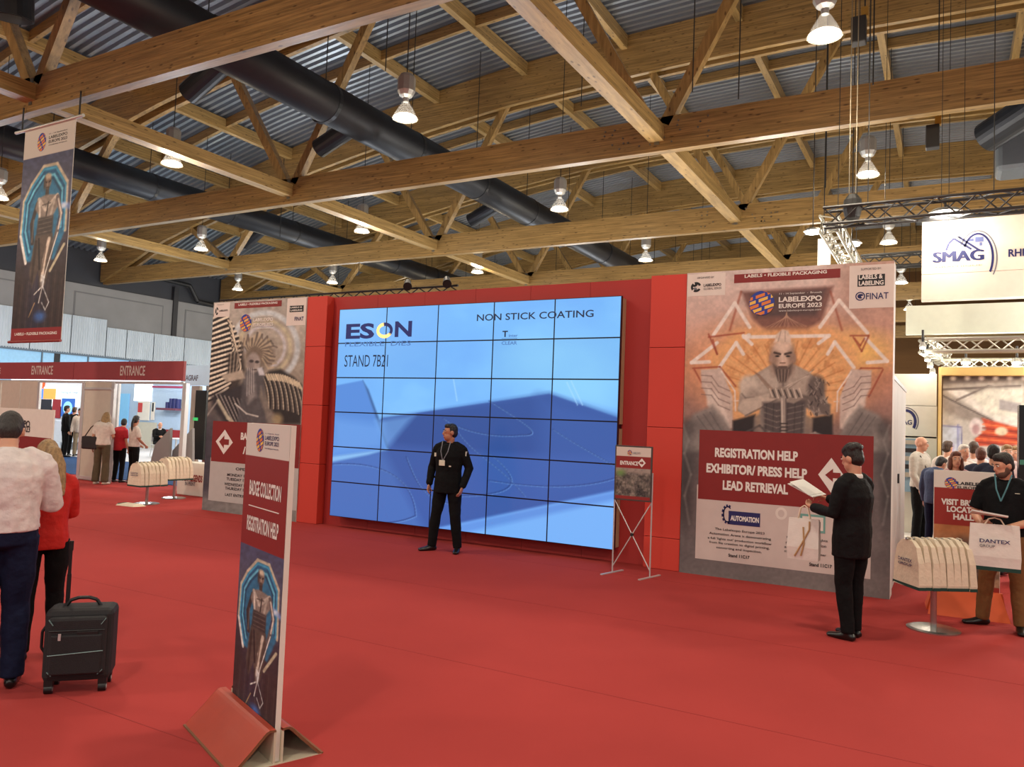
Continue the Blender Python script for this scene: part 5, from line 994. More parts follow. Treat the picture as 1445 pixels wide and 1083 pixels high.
# ================================================================== PEOPLE
def n3(v): v = np.array(v, float); return v/np.linalg.norm(v)
def rotm(axis, deg): return np.array(Matrix.Rotation(math.radians(deg), 3, axis))
class Blob:
    """closed tubes and ellipsoids, fused into one surface by a voxel remesh"""
    def __init__(s): s.mb = MB()
    def tube(s, rings, lat=(1, 0, 0), n=14, dome=True):
        P = [np.array(r[0], float) for r in rings]; R_ = [(r[1], r[2] if len(r) > 2 else r[1]) for r in rings]; v = []
        if dome:
            d0 = n3(P[0]-P[1]); d1 = n3(P[-1]-P[-2]); k0 = min(R_[0]); k1 = min(R_[-1])
            P = [P[0]+d0*k0*.6]+P+[P[-1]+d1*k1*.6]; R_ = [(R_[0][0]*.6, R_[0][1]*.6)]+R_+[(R_[-1][0]*.6, R_[-1][1]*.6)]
        m = len(P)
        for i in range(m):
            d = n3(P[min(i+1, m-1)]-P[max(i-1, 0)]); l = np.array(lat, float); l = l-d*np.dot(l, d)
            if np.linalg.norm(l) < .1: l = np.cross(d, (0, 1, 0))
            l = n3(l); g = np.cross(d, l); a, b = R_[i]
            v += [P[i]+l*a*math.cos(2*math.pi*k/n)+g*b*math.sin(2*math.pi*k/n) for k in range(n)]
        f = [(i*n+k, i*n+(k+1) % n, (i+1)*n+(k+1) % n, (i+1)*n+k) for i in range(m-1) for k in range(n)]+[tuple(range(n-1, -1, -1)), tuple(range((m-1)*n, m*n))]
        s.mb.add(v, f); return s
    def ball(s, c, r, rot=None, n=12, m=8):
        c = np.array(c, float); r = (r, r, r) if np.isscalar(r) else r; v = []; f = []
        for i in range(1, m):
            ph = math.pi*i/m
            for k in range(n):
                q = np.array([r[0]*math.sin(ph)*math.cos(2*math.pi*k/n), r[1]*math.sin(ph)*math.sin(2*math.pi*k/n), r[2]*math.cos(ph)]); v.append(c+(rot@q if rot is not None else q))
        e = np.array([0, 0, r[2]]); v += [c+(rot@e if rot is not None else e), c-(rot@e if rot is not None else e)]
        for i in range(m-2): f += [(i*n+k, (i+1)*n+k, (i+1)*n+(k+1) % n, i*n+(k+1) % n) for k in range(n)]
        N = (m-1)*n; f += [(N, k, (k+1) % n) for k in range(n)]+[(N+1, (m-2)*n+(k+1) % n, (m-2)*n+k) for k in range(n)]
        s.mb.add(v, f); return s
    def build(s, name, m, parent, vox=.012, smooth=5, wr=0, seed=1):
        o = obj(name, s.mb.v, s.mb.f, m); r = o.modifiers.new('r', 'REMESH'); r.mode = 'VOXEL'; r.voxel_size = vox
        q = o.modifiers.new('s', 'SMOOTH'); q.factor = .5; q.iterations = smooth
        dg = bpy.context.evaluated_depsgraph_get(); me = bpy.data.meshes.new_from_object(o.evaluated_get(dg)); old = o.data; bpy.data.objects.remove(o); bpy.data.meshes.remove(old)
        if wr:
            N = len(me.vertices); co = np.empty(N*3); me.vertices.foreach_get('co', co); co = co.reshape(-1, 3); nr = np.empty(N*3); me.vertices.foreach_get('normal', nr); nr = nr.reshape(-1, 3)
            h = fbm(co[:, 0]*7+co[:, 2]*6, co[:, 1]*7-co[:, 2]*9, seed)-.47+.5*(fbm(co[:, 0]*16-co[:, 2]*4, co[:, 1]*16+co[:, 2]*14, seed+9)-.47)
            co += nr*(h*wr)[:, None]; me.vertices.foreach_set('co', co.ravel())
        me.polygons.foreach_set('use_smooth', [True]*len(me.polygons)); me.update(); me.name = name
        return link(name, me, m, parent)
SKIN = M('skin_light', 206, 150, 122, rough=.5, var=.05, scale=20); SKIN2 = M('skin_tan', 182, 124, 96, rough=.5, var=.05, scale=20)
EYEW = M('eye_white', 220, 214, 206, rough=.3); EYED = M('eye_dark', 30, 24, 22, rough=.2); LIP = M('lips', 160, 92, 82, rough=.5)
def cloth(n, r, g, b, **k): return M('cloth_'+n, r, g, b, rough=k.pop('rough', .85), var=.10, scale=18, bump=.35, bscale=26, **k)
def hairm(n, r, g, b): return M('hair_'+n, r, g, b, rough=.55, var=.35, scale=60, bump=.6, bscale=90, stretch=(1, 1, .3))
SHOE = M('shoe_black', 20, 18, 18, rough=.3)
DEF = dict(pel=(0, 0, .95), wai=(0, 0, 1.10), che=(0, .005, 1.30), nek=(0, .02, 1.475), hed=(0, -.012, 1.625),
           sL=(.185, .015, 1.415), eL=(.235, .03, 1.13), wL=(.245, -.03, .885), sR=(-.185, .015, 1.415), eR=(-.235, .03, 1.13), wR=(-.245, -.03, .885),
           hL=(.092, 0, .93), kL=(.10, -.015, .50), aL=(.11, .02, .085), hR=(-.092, 0, .93), kR=(-.10, -.015, .50), aR=(-.11, .02, .085))
def person(label, loc, rz, pose=None, top=None, legs=None, shoes=SHOE, skin=SKIN, hair=None, hstyle='short', H=1.75, build=1.0, sleeve='long', hem=.86, head=(0, 0), vox=.010, beard=None, tuck=False, hands=None, wide=1.0, skirt=False, collar=None, feet=(0, 0), bell=0, fem=False, wr=.012):
    """local axes: the person faces -y, +x is the person's left"""
    p = {k: np.array(v, float) for k, v in DEF.items()}
    if fem:
        for k, dx in (('sL', -.025), ('sR', .025), ('eL', -.02), ('eR', .02)): p[k][0] += dx
    for k, v in (pose or {}).items(): p[k] = np.array(v, float)
    t = thing('person', label, 'person', loc, rz); S = H/1.75
    p = {k: v*S for k, v in p.items()}; g = build*S; far = vox > .013
    HR = rotm('Z', head[0]) @ rotm('X', head[1]); hc = p['hed']; hp = lambda v: hc+HR@(np.array(v, float)*S)
    # --- body, one continuous surface
    b = Blob(); sh = (p['sL']+p['sR'])/2; lat = n3(p['sL']-p['sR']); lp = n3(p['hL']-p['hR'])
    b.tube([(p['pel']-np.array([0, 0, .02*S]), .13*g, .09*g), (p['pel']+np.array([0, 0, .03*S]), .148*g, .105*g), (p['wai'], .138*g, .098*g), (p['che'], .16*g, .108*g), (sh*.8+p['che']*.2, .14*g, .09*g), (p['nek'], .06*S, .06*S)], lat)
    b.tube([(p['nek']-np.array([0, 0, .03*S]), .058*S), (hp((0, .02, -.06)), .052*S)], lat)
    b.ball(hp((0, .014, .032)), np.array([.074, .093, .095])*S, HR); b.ball(hp((0, -.022, -.045)), np.array([.058, .066, .068])*S, HR); b.ball(hp((0, -.05, -.085)), np.array([.03, .028, .025])*S, HR); b.ball(hp((0, -.055, .02)), np.array([.055, .03, .05])*S, HR)
    b.tube([(hp((0, -.082, .022)), .010*S), (hp((0, -.098, -.012)), .015*S), (hp((0, -.088, -.024)), .014*S)], HR@np.array([1, 0, 0]), n=8)
    for s in (-1, 1): b.ball(hp((s*.074, .015, .0)), np.array([.012, .024, .034])*S, HR, 8, 6)
    for q in 'LR':
        s = 1 if q == 'L' else -1; S_, E_, W_ = p['s'+q], p['e'+q], p['w'+q]
        b.tube([(S_, .05*g), (S_*.55+E_*.45, .044*g), (E_, .038*g), (E_*.6+W_*.4, .038*g), (W_, .028*S)], n=10)
        hd = (hands or {}).get(q, {}); d = n3(hd.get('d', W_-E_)); pn = np.array(hd.get('n', (-s, 0, 0)), float); pn = n3(pn-d*np.dot(pn, d)); sd = np.cross(d, pn)*s; curl = hd.get('curl', .5)
        # palm, four fingers of unequal length, thumb leaving the side of the palm
        b.tube([(W_, .024*S, .018*S), (W_+d*.045*S, .038*S, .016*S), (W_+d*.088*S, .039*S, .013*S)], sd, n=8, dome=False)
        fr = .0105 if far else .0088
        for k, (o_, L_) in enumerate(((.029, .068), (.0098, .078), (-.0098, .074), (-.029, .058))):
            q0 = W_+d*.082*S+sd*o_*S; q1 = q0+(d*math.cos(curl*.6)+pn*math.sin(curl*.6))*L_*.45*S; q2 = q1+(d*math.cos(curl*1.5)+pn*math.sin(curl*1.5))*L_*.33*S; q3 = q2+(d*math.cos(curl*2.2)+pn*math.sin(curl*2.2))*L_*.24*S
            b.tube([(q0, fr*S), (q1, fr*.97*S), (q2, fr*.92*S), (q3, fr*.8*S)], n=7)
        th = W_+d*.022*S+sd*.028*S; b.tube([(th, .012*S), (th+(d*.7+sd*.6+pn*.25)*.038*S, .0105*S), (th+(d*1.0+sd*.55+pn*.45)*.066*S, .009*S)], n=7)
        Hh, Kk, Aa = p['h'+q], p['k'+q], p['a'+q]
        b.tube([(Hh, .078*g), (Hh*.5+Kk*.5, .066*g), (Kk, .05*g), (Kk*.65+Aa*.35, .056*g), (Aa, .038*S)], n=10)
        fd = rotm('Z', feet[0 if q == 'L' else 1])@np.array([s*.12, -1, 0]); b.tube([(Aa+np.array([0, .01, -.03])*S, .026*S), (Aa+fd*.12*S-np.array([0, 0, .058])*S, .022*S, .012*S)], (1, 0, 0), n=8)
    b.build('body', skin, t, vox*.9 if not far else vox, 3)
    # --- clothes
    if top is not None:
        b = Blob(); c = 1.0*wide; z = np.array([0, 0, 1.0]); ax_ = n3(p['che']-p['pel']); hp0 = p['pel']+ax_*(hem-.95)*S
        b.tube([(hp0, .182*g*c, .135*g*c), (p['pel']+ax_*.02, .182*g*c, .138*g*c), (p['wai'], .168*g*c, .128*g*c), (p['che'], .186*g*c, .135*g*c), (sh*.75+p['che']*.25, .178*g, .118*g), (sh*.35+p['nek']*.65, .105*g, .085*g), (p['nek']-z*.005, .068*S, .066*S)], lat, dome=False)
        for q in 'LR':
            S_, E_, W_ = p['s'+q], p['e'+q], p['w'+q]; s = 1 if q == 'L' else -1
            b.tube([(p['nek']-z*.03*S, .06*S), (p['nek']*.45+S_*.55+z*.012*S, .058*g), (S_-z*.004, .060*g)], n=10)
            if sleeve == 'long': b.tube([(S_-z*.01, .064*g), (S_*.5+E_*.5, .062*g), (E_, .056*g), (E_*.4+W_*.6, .050*g), (W_-n3(W_-E_)*.01, .044*g)], n=12)
            else: b.tube([(S_-z*.01, .066*g), (S_*.5+E_*.5, .066*g), (S_*.2+E_*.8, .064*g)], n=12, dome=False)
        b.build('top', top, t, vox, 4, wr, sum(map(ord, label)) % 50)
    if collar is not None:
        b = Blob(); b.tube([(p['nek']-np.array([0, 0, .02*S]), .074*S, .07*S), (p['nek']*.72+hp((0, .02, -.06))*.28, .064*S)], lat, dome=False); b.build('collar', collar, t, min(vox, .010), 2)
    if legs is not None:
        b = Blob(); b.tube([(p['pel']-np.array([0, 0, .09*S]), .12*g, .085*g), (p['pel']-np.array([0, 0, .06*S]), .165*g, .125*g), (p['pel'], .174*g, .128*g), (p['wai']*.98+p['pel']*.02, .158*g, .118*g)], lp, dome=False)
        for q in 'LR':
            Hh, Kk, Aa = p['h'+q], p['k'+q], p['a'+q]; dn = n3(Aa-Kk)
            b.tube([(Hh, .100*g), (Hh*.5+Kk*.5, .088*g), (Kk, .070*g+bell*.3), (Kk*.5+Aa*.5, .066*g+bell*.7), (Aa+dn*.022*S, .057*g+bell)], n=12, dome=False)
        b.build('trousers', legs, t, vox, 4, wr*.9, 7)
    for q in 'LR':
        s = 1 if q == 'L' else -1; Aa = p['a'+q]; fd = rotm('Z', feet[0 if q == 'L' else 1])@np.array([s*.12, -1, 0]); z0 = Aa[2]-.085*S
        b = Blob(); lf = np.cross(fd, (0, 0, 1)); b.tube([(Aa-fd*.05*S-np.array([0, 0, .05])*S, .036*S, .036*S), (Aa+fd*.02*S-np.array([0, 0, .042])*S, .042*S, .046*S), (Aa+fd*.10*S-np.array([0, 0, .058])*S, .048*S, .030*S), (Aa+fd*.18*S-np.array([0, 0, .064])*S, .040*S, .022*S)], lf, n=12)
        b.tube([(Aa-np.array([0, 0, .05])*S, .042*S), (Aa+np.array([0, 0, .0])*S, .044*S)], n=10)
        b.build('shoe', shoes, t, min(vox, .010), 3)
    # --- face
    for s in (-1, 1):
        e = Blob(); e = MB(); q = Blob(); q.ball(hp((s*.031, -.080, .022)), np.array([.014, .009, .008])*S, HR, 10, 6); o = obj('eye', q.mb.v, q.mb.f, EYEW, t, True)
        q = Blob(); q.ball(hp((s*.031, -.088, .022)), np.array([.0062, .003, .0062])*S, HR, 8, 5); obj('pupil', q.mb.v, q.mb.f, EYED, o, True)
        q = Blob(); q.tube([(hp((s*.014, -.089, .040)), .004*S), (hp((s*.032, -.088, .045)), .005*S), (hp((s*.050, -.075, .040)), .003*S)], n=6); obj('eyebrow', q.mb.v, q.mb.f, hair or EYED, t, True)
    q = Blob(); q.tube([(hp((-.022, -.080, -.055)), .004*S), (hp((0, -.087, -.054)), .007*S), (hp((.022, -.080, -.055)), .004*S)], n=8); obj('mouth', q.mb.v, q.mb.f, LIP, t, True)
    if beard is not None:
        b = Blob(); b.ball(hp((0, -.028, -.062)), np.array([.060, .062, .055])*S, HR); 
        for s in (-1, 1): b.ball(hp((s*.055, -.0, -.03)), np.array([.02, .03, .05])*S, HR)
        o = b.build('beard', beard, t, .009, 2)
    # --- hair
    if hair is not None:
        b = Blob()
        if hstyle == 'bald':
            for s in (-1, 1): b.ball(hp((s*.055, .05, .0)), np.array([.024, .045, .035])*S, HR)
        else:
            up = .012 if hstyle == 'crew' else .022
            b.ball(hp((0, .024, .046)), np.array([.080, .092, .086+up*.6])*S, HR); b.ball(hp((0, .05, .0)), np.array([.072, .066, .072])*S, HR); b.ball(hp((0, -.028, .094)), np.array([.066, .052, .026+up])*S, HR)
            if hstyle == 'curly':
                for k in range(34):
                    a = k*2.4; ph = .25+.9*(k/34); v = np.array([.078*math.sin(ph)*math.cos(a), .03+.092*math.sin(ph)*math.sin(a), .045+.10*math.cos(ph)]); b.ball(hp(v), .024*S, None, 7, 5)
            if hstyle == 'pony':
                b.tube([(hp((0, .09, .06)), .022*S), (hp((0, .135, .04)), .030*S), (hp((.01, .15, -.08)), .032*S), (hp((.015, .13, -.20)), .026*S), (hp((.01, .115, -.30)), .010*S)], n=9)
            if hstyle == 'longpony':
                for k in range(5): b.tube([(hp((-.02, .10, .06)), .026*S), (hp((-.045+k*.01, .15, .0)), .030*S), (hp((-.08+k*.022, .165, -.12)), .026*S), (hp((-.085+k*.03, .15, -.26)), .022*S), (hp((-.09+k*.032, .135, -.38-.02*k)), .008*S)], n=8)
            if hstyle == 'long':
                for a in range(-4, 5):
                    an = a/4*1.9; v0 = np.array([.072*math.sin(an), .02+.075*math.cos(an), .03]); b.tube([(hp(v0), .03*S), (hp(v0*[1.18, 1.12, 1]+[0, 0, -.12]), .032*S), (hp(v0*[1.25, 1.2, 1]+[0, .01, -.22]), .02*S)], n=8)
        b.build('hair', hair, t, .010 if not far else .014, 2, .010, 3)
    t['_s'] = S
    return t, (lambda v: np.array(v, float)*S), hp
def pr_(t): 
    if '_s' in t: del t['_s']
def strap(t, pts, w, m, name): return MB().path([np.array(q) for q in pts], w, 6).build(name, m, t)
DARK = cloth('black_jacket', 12, 12, 14, spec=.2); SUIT = cloth('black_suit', 14, 13, 15, rough=.75, spec=.2); NAVYJ = cloth('navy_jeans', 20, 26, 52, spec=.2); WSH = cloth('white_shirt', 216, 204, 202); BLACKT = cloth('black_trousers', 13, 12, 14, spec=.2)
RD = math.radians
# ---- guard
gp = (gz((608, 777))+gz((643, 782)))/2
t, L_, hp = person('security guard in black jacket and trousers with badge, standing before the video wall', (gp[0], gp[1]+.05, 0), RD(8),
    dict(aR=(-.20, -.02, .085), kR=(-.15, -.03, .50), aL=(.17, .02, .085), kL=(.135, -.02, .50), eR=(-.275, .05, 1.15), wR=(-.265, -.05, .91), eL=(.285, .05, 1.15), wL=(.255, -.08, .90)),
    top=DARK, legs=BLACKT, skin=SKIN2, hair=hairm('dark', 30, 24, 22), hstyle='crew', H=1.735, build=1.08, hem=.80, head=(-48, 0), beard=None, collar=DARK, feet=(10, -35), wide=1.03)
pr_(t)
strap(t, [(-.06, -.10, 1.50), (-.055, -.155, 1.36), (-.02, -.165, 1.245)], .006, M('lanyard_grey', 120, 122, 130), 'lanyard'); strap(t, [(.06, -.10, 1.50), (.05, -.155, 1.36), (-.01, -.165, 1.245)], .006, M('lanyard_grey', 120, 122, 130), 'lanyard')
MB().box(-.065, .02, -.178, -.165, 1.17, 1.245).build('badge_card', M('badge_white', 214, 210, 190), t, bevel=.004); MB().box(.255, .265, -.03, .035, 1.31, 1.37).build('arm_patch', M('badge_white', 214, 210, 190), t); MB().box(-.145, -.12, -.165, -.155, 1.29, 1.34).build('chest_tag', M('badge_white', 214, 210, 190), t); MB().box(.08, .11, -.168, -.158, 1.16, 1.175).build('radio_clip', M('badge_white', 214, 210, 190), t)
# ---- man in the black suit reading a paper
sp = gz((1196, 902))
t, L_, hp = person('man in black suit and white collar reading papers before the right poster', (sp[0]+.02, sp[1]+.03, 0), RD(-118),
    dict(eL=(.25, -.03, 1.14), wL=(.16, -.30, 1.16), eR=(-.23, -.05, 1.15), wR=(-.10, -.33, 1.24), kL=(.09, -.02, .5), kR=(-.09, -.02, .5), aL=(.085, .03, .085), aR=(-.085, -.02, .085), che=(0, .012, 1.30)),
    top=SUIT, legs=BLACKT, hair=hairm('brown_black', 28, 20, 18), hstyle='curly', H=1.69, build=1.06, hem=.74, head=(0, 14), collar=M('shirt_collar_white', 226, 222, 216), hands={'L': dict(n=(-.4, .1, .9), curl=.9, d=(-.4, -.9, .1)), 'R': dict(n=(.4, .1, -.9), curl=.7, d=(.45, -.88, .1))}, wide=1.05)
pr_(t); SMAN = t
pp = thing('paper_sheets', 'white sheets of paper held by the man in the suit', 'paper', (sp[0]+.02, sp[1]+.03, 0), RD(-118)); PAPER = M('paper_white', 226, 222, 216, rough=.7)
obj('sheet', [(-.13, -.36, 1.23), (.10, -.34, 1.21), (.12, -.60, 1.31), (-.10, -.62, 1.33), (-.13, -.36, 1.225), (.10, -.34, 1.205), (.12, -.60, 1.305), (-.10, -.62, 1.325)], [(0, 1, 2, 3), (7, 6, 5, 4), (0, 4, 5, 1), (1, 5, 6, 2), (2, 6, 7, 3), (3, 7, 4, 0)], PAPER, pp); obj('sheet', [(-.11, -.38, 1.245), (.11, -.37, 1.222), (.14, -.56, 1.33), (-.08, -.58, 1.355), (-.11, -.38, 1.241), (.11, -.37, 1.218), (.14, -.56, 1.326), (-.08, -.58, 1.351)], [(0, 1, 2, 3), (7, 6, 5, 4), (0, 4, 5, 1), (1, 5, 6, 2), (2, 6, 7, 3), (3, 7, 4, 0)], PAPER, pp)
def carried_bag(label, loc, rz, w, d, h, hl, txt=None, hemc=None, mark=None):
    b = thing('carrier_bag', label, 'bag', loc, rz); MB().add([(-w/2, -d/2, 0), (w/2, -d/2, 0), (w/2, d/2, 0), (-w/2, d/2, 0), (-w/2*.97, -d*.25, h), (w/2*.97, -d*.25, h), (w/2*.97, d*.25, h), (-w/2*.97, d*.25, h), (-w/2*1.03, -d*.6, h*.3), (w/2*1.03, -d*.6, h*.3), (w/2*1.03, d*.6, h*.3), (-w/2*1.03, d*.6, h*.3)], [(0, 3, 2, 1), (4, 5, 6, 7), (0, 1, 9, 8), (1, 2, 10, 9), (2, 3, 11, 10), (3, 0, 8, 11), (8, 9, 5, 4), (9, 10, 6, 5), (10, 11, 7, 6), (11, 8, 4, 7)]).build('bag_body', M('carrier_white', 224, 216, 208, rough=.7, var=.05, scale=10, bump=.3, bscale=14), b)
    for s in (-1, 1): MB().path([(-w*.2, s*d*.2, h-.01), (-w*.12, s*d*.1, h+hl*.8), (0, 0, h+hl), (w*.12, s*d*.1, h+hl*.8), (w*.2, s*d*.2, h-.01)], .006, 6).build('handle', BAGM, b)
    if hemc: MB().box(-w/2*1.02, w/2*1.02, -d*.54, d*.54, 0, .035).build('hem', hemc, b)
    fr = Frame((0, -d*.46, 0))
    if txt: text(fr, txt[0], -w*.3, h*.60, w*.3, h*.68, NAVY, b, bold=.02, t=.012, slant=0); text(fr, txt[1], -w*.3, h*.50, w*.0, h*.56, GREY_INK, b, bold=.02, t=.014)
    if mark: MB().path([(-w*.25, -d*.63, h*.08), (-w*.02, -d*.62, h*.4), (w*.2, -d*.42, h*.75), (w*.2, -d*.40, h*.95)], .008, 6).path([(-w*.05, -d*.63, h*.1), (w*.05, -d*.6, h*.4), (.0, -d*.4, h*.8)], .008, 6).build('ribbon', M('tan_ribbon', 178, 140, 96), b)
    return b
hb_ = np.array([.18, -.40, 0]); rot_ = rotm('Z', -118); q = rot_@hb_; carried_bag('white paper carrier bag with tan ribbons hanging from the suited man hand', (sp[0]+.02+q[0]+.03, sp[1]+.03+q[1]-.0, .64), RD(-4), .27, .09, .37, .12, None, None, True)
# ---- man in polo shirt with papers and tote
pp_ = (gz((1392, 883))+gz((1437, 898)))/2
t, L_, hp = person('bearded man in black polo shirt and brown trousers holding papers and a bag', (pp_[0]+.02, pp_[1]+.08, 0), RD(-14),
    dict(aR=(-.20, .04, .085), kR=(-.15, -.02, .50), aL=(.15, -.05, .085), kL=(.125, -.03, .50), eR=(-.27, .0, 1.12), wR=(-.15, -.26, 1.05), eL=(.28, -.0, 1.10), wL=(.06, -.27, 1.03), hed=(-.01, -.035, 1.62)),
    top=cloth('black_polo', 13, 13, 16, spec=.2), legs=cloth('brown_chinos', 122, 84, 44), skin=SKIN, hair=hairm('dark', 30, 24, 22), hstyle='short', H=1.67, build=1.10, sleeve='short', hem=.84, head=(-40, 14), beard=M('beard_stubble', 92, 66, 54, rough=.8), collar=cloth('black_polo', 13, 13, 16, spec=.2), feet=(8, -45), hands={'L': dict(n=(0, .1, 1), curl=.6, d=(-.9, -.3, 0)), 'R': dict(n=(.2, 0, 1), curl=.7, d=(.5, -.8, 0))})
pr_(t); TEAL = M('lanyard_teal', 70, 120, 130)
strap(t, [(-.07, -.07, 1.47), (-.04, -.155, 1.33), (.0, -.165, 1.22)], .007, TEAL, 'lanyard'); strap(t, [(.07, -.07, 1.47), (.04, -.155, 1.33), (.0, -.165, 1.22)], .007, TEAL, 'lanyard'); MB().box(.11, .15, -.152, -.146, 1.30, 1.306).build('chest_mark', M('badge_white', 214, 210, 190), t)
pl = (pp_[0]+.02, pp_[1]+.08); p2 = thing('paper_sheets', 'stack of printed white papers held flat by the man in the polo shirt', 'paper', (*pl, 0), RD(-14)); MB().add([(-.24, -.25, 1.085), (.07, -.25, 1.075), (.12, -.47, 1.10), (-.17, -.48, 1.13), (-.24, -.25, 1.10), (.07, -.25, 1.09), (.12, -.47, 1.115), (-.17, -.48, 1.145)], [(0, 3, 2, 1), (4, 5, 6, 7), (0, 1, 5, 4), (1, 2, 6, 5), (2, 3, 7, 6), (3, 0, 4, 7)]).build('sheet', PAPER, p2)
carried_bag('white tote with dark green hem held up by the man in the polo shirt', (pl[0]-.10, pl[1]-.40, .60), RD(2), .40, .08, .42, .06, ('DANTEX', 'GROUP'), HEM)
# ---- couple at the left edge
mp = gz((25, 988))
t, L_, hp = person('man in white shirt and navy trousers seen from behind at the left edge', (mp[0]-.33, mp[1]+.02, 0), RD(-118),
    dict(aR=(-.10, .02, .085), kR=(-.10, -.03, .5), aL=(.13, .02, .085), nek=(0, -.07, 1.46), hed=(0, -.15, 1.575), che=(0, -.015, 1.29), sL=(.205, -.04, 1.39), sR=(-.205, -.04, 1.39), eL=(.265, -.08, 1.12), wL=(.20, -.32, 1.10), eR=(-.262, -.08, 1.12), wR=(-.20, -.32, 1.12)),
    top=WSH, legs=NAVYJ, hair=hairm('dark_grey', 44, 38, 36), hstyle='short', H=1.765, build=1.14, hem=1.0, head=(0, 26), collar=WSH, vox=.009, wr=.02)
pr_(t)
wp = gz((62, 942))
t, L_, hp = person('woman in red jacket with blonde ponytail leaning beside the man in white', (wp[0]-.235, wp[1]+.08, 0), RD(-112),
    dict(nek=(0, -.06, 1.45), hed=(0, -.12, 1.575), che=(0, -.01, 1.28), sL=(.17, -.04, 1.38), sR=(-.17, -.04, 1.38), eL=(.20, -.10, 1.12), wL=(.12, -.30, 1.08), eR=(-.20, -.10, 1.12), wR=(-.12, -.30, 1.08)),
    top=cloth('red_jacket', 196, 34, 26), legs=BLACKT, hair=hairm('blonde', 150, 118, 78), hstyle='longpony', H=1.56, build=.95, hem=.86, head=(0, 24), fem=True, vox=.010, wr=.016)
pr_(t)
# ---- people at the entrance
def far(label, p, rz, H=1.7, z=0, **k):
    q = gz(p, z); k.setdefault('vox', .016); k.setdefault('wr', .01); t, L_, hp = person(label, (q[0], q[1], z), RD(rz), H=H, **k); pr_(t); return t, q
OL = cloth('olive_trousers', 84, 72, 52); TEE = cloth('white_tee', 214, 200, 190); RTEE = cloth('red_top', 186, 34, 46)
t, q = far('blonde woman in white top and wide olive trousers with black shoulder bag at the entrance', (141, 684), -150, 1.70, top=TEE, legs=OL, hair=hairm('blonde', 150, 118, 78), hstyle='long', sleeve='short', fem=True, bell=.03, shoes=M('shoe_cream', 196, 186, 168), pose=dict(nek=(0, -.06, 1.46), hed=(0, -.11, 1.58), eR=(-.22, -.05, 1.14), wR=(-.12, -.26, 1.12)), head=(20, 15), hem=.93)
hbg = thing('shoulder_bag', 'black shoulder bag on the blonde woman at the entrance', 'bag', (q[0]-.25, q[1]-.12, .80), RD(12)); MB().box(-.22, .22, -.07, .07, 0, .30).build('bag_body', M('leather_black', 26, 22, 24, rough=.5), hbg, bevel=.03); MB().path([(-.2, 0, .28), (-.05, .02, .5), (.16, .05, .66)], .012, 6).build('strap', M('strap_brown', 70, 44, 36), hbg); MB().box(-.2, .2, -.078, -.068, .14, .29).build('flap', M('leather_black', 26, 22, 24), hbg)
far('short person in red top half hidden behind the blonde woman', (166, 681), -165, 1.55, top=RTEE, legs=BLACKT, hair=hairm('dark', 30, 24, 22), hstyle='short', sleeve='short', fem=True, pose=dict(hed=(0, -.10, 1.58), nek=(0, -.05, 1.46)), head=(30, 18))
far('woman with dark ponytail in white top and black trousers facing the entrance', (186, 683), 170, 1.60, top=TEE, legs=BLACKT, hair=hairm('dark', 30, 24, 22), hstyle='pony', sleeve='short', fem=True, hem=.95, head=(35, 8), skin=SKIN2, pose=dict(eL=(.24, -.02, 1.13), wL=(.18, -.2, 1.0), eR=(-.24, -.02, 1.13), wR=(-.18, -.2, 1.0)))
sq = gz((224, 645), .02)
sit = dict(pel=(0, .05, .52), wai=(0, .04, .68), che=(0, -.02, .88), nek=(0, -.07, 1.05), hed=(0, -.13, 1.18), sL=(.185, -.05, 1.0), sR=(-.185, -.05, 1.0), eL=(.22, -.16, .78), wL=(.08, -.36, .76), eR=(-.22, -.16, .78), wR=(-.08, -.36, .78), hL=(.09, .03, .50), kL=(.10, -.38, .50), aL=(.10, -.33, .085), hR=(-.09, .03, .5), kR=(-.10, -.40, .50), aR=(-.06, -.22, .085))
far('bald man in dark suit seated on a chair inside the stand', (222, 645), 70, 1.72, z=.02, top=SUIT, legs=BLACKT, hair=hairm('grey', 110, 104, 100), hstyle='bald', collar=M('shirt_collar_white', 226, 222, 216), pose=sit, hem=.93, head=(0, 22))
for i, (p, rz, lab, kw) in enumerate([((90, 645), 165, 'man in dark jacket with his back turned in the left entrance gap', dict(top=DARK, legs=BLACKT, hair=hairm('dark', 30, 24, 22))), ((101, 643), -150, 'person in black coat standing behind the dark jacket man', dict(top=SUIT, legs=BLACKT, hair=hairm('brown', 70, 48, 34))), ((109, 644), 60, 'woman in pale top and beige trousers in the left entrance gap', dict(top=TEE, legs=cloth('beige_trousers', 150, 130, 104), hair=hairm('brown', 70, 48, 34), hstyle='pony', fem=True)), ((116, 646), 150, 'person in grey green jacket at the edge of the left entrance gap', dict(top=cloth('sage_jacket', 110, 122, 118), legs=BLACKT, hair=hairm('dark', 30, 24, 22)))]):
    far(lab, p, rz, 1.76 - .04*i, z=.02, vox=.02, **kw)
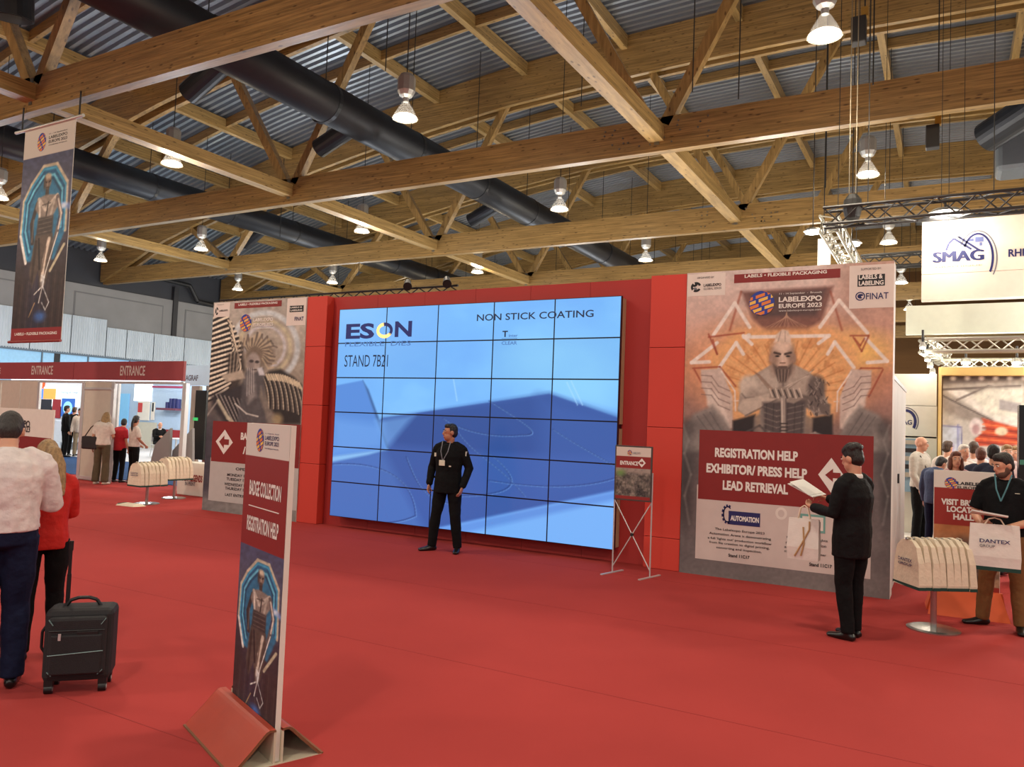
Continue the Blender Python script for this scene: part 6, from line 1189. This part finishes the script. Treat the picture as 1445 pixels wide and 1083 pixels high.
# ---- visitors at the right
GREYS = cloth('grey_shirt', 186, 178, 166)
bq = gz((1298, 768), .015); t, q = far('bald man in light grey shirt seen in profile beside the right poster', (1298, 768), 62, 1.80, z=.015, top=GREYS, legs=BLACKT, hair=None, hem=.93, head=(22, 4), skin=SKIN, build=1.08, vox=.012, pose=dict(eR=(-.25, -.02, 1.13), wR=(-.22, -.12, .92)))
strap(t, [(-.06, .07, 1.5), (-.12, -.06, 1.48), (-.07, -.15, 1.25), (0, -.15, 1.12)], .009, INK, 'lanyard')
def crowd(label, px, y, H, rz, **k):
    x = gy((px, 640), y)[0]; k.setdefault('vox', .016); t, L_, hp = person(label, (x, y, .015), RD(rz), H=H, **k); pr_(t)
crowd('woman with long auburn hair and pale top behind the visitor sign', 1349, 12.6, 1.60, 12, top=cloth('rose_top', 190, 150, 150), legs=BLACKT, hair=hairm('auburn', 96, 50, 34), hstyle='long', fem=True, vox=.012)
crowd('older grey-haired man just behind the auburn-haired woman', 1360, 14.3, 1.70, 30, top=TEE, legs=BLACKT, hair=hairm('white', 200, 192, 182), hstyle='crew')
crowd('man with brown hair and black backpack straps among the visitors', 1337, 15.5, 1.74, 150, top=TEE, legs=NAVYJ, hair=hairm('brown', 70, 48, 34)); crowd('man in dark blue top looking into the stand machine', 1319, 14.0, 1.55, 140, top=cloth('blue_top', 50, 62, 92), legs=NAVYJ, hair=hairm('dark', 30, 24, 22), pose=dict(nek=(0, -.08, 1.45), hed=(0, -.16, 1.55)), head=(0, 25))
crowd('man with short brown hair and white shirt facing the picture wall', 1374, 15.0, 1.75, 170, top=WSH, legs=BLACKT, hair=hairm('brown', 70, 48, 34)); crowd('man in navy jacket behind the head of the polo shirt man', 1384, 13.8, 1.66, 175, top=cloth('navy_jacket', 34, 38, 60), legs=BLACKT, hair=hairm('auburn', 96, 50, 34)); crowd('tall dark-haired man directly behind the polo shirt man', 1402, 12.4, 1.72, 165, top=cloth('navy_jacket', 34, 38, 60), legs=BLACKT, hair=hairm('dark', 30, 24, 22))
crowd('fair-haired visitor in white and red top near the right edge', 1421, 14.6, 1.72, 10, top=cloth('white_red', 214, 190, 186), legs=BLACKT, hair=hairm('blonde', 150, 118, 78)); crowd('visitor in light blue shirt farthest to the right', 1433, 15.4, 1.70, -20, top=cloth('light_blue', 150, 178, 210), legs=BLACKT, hair=hairm('blonde', 150, 118, 78))
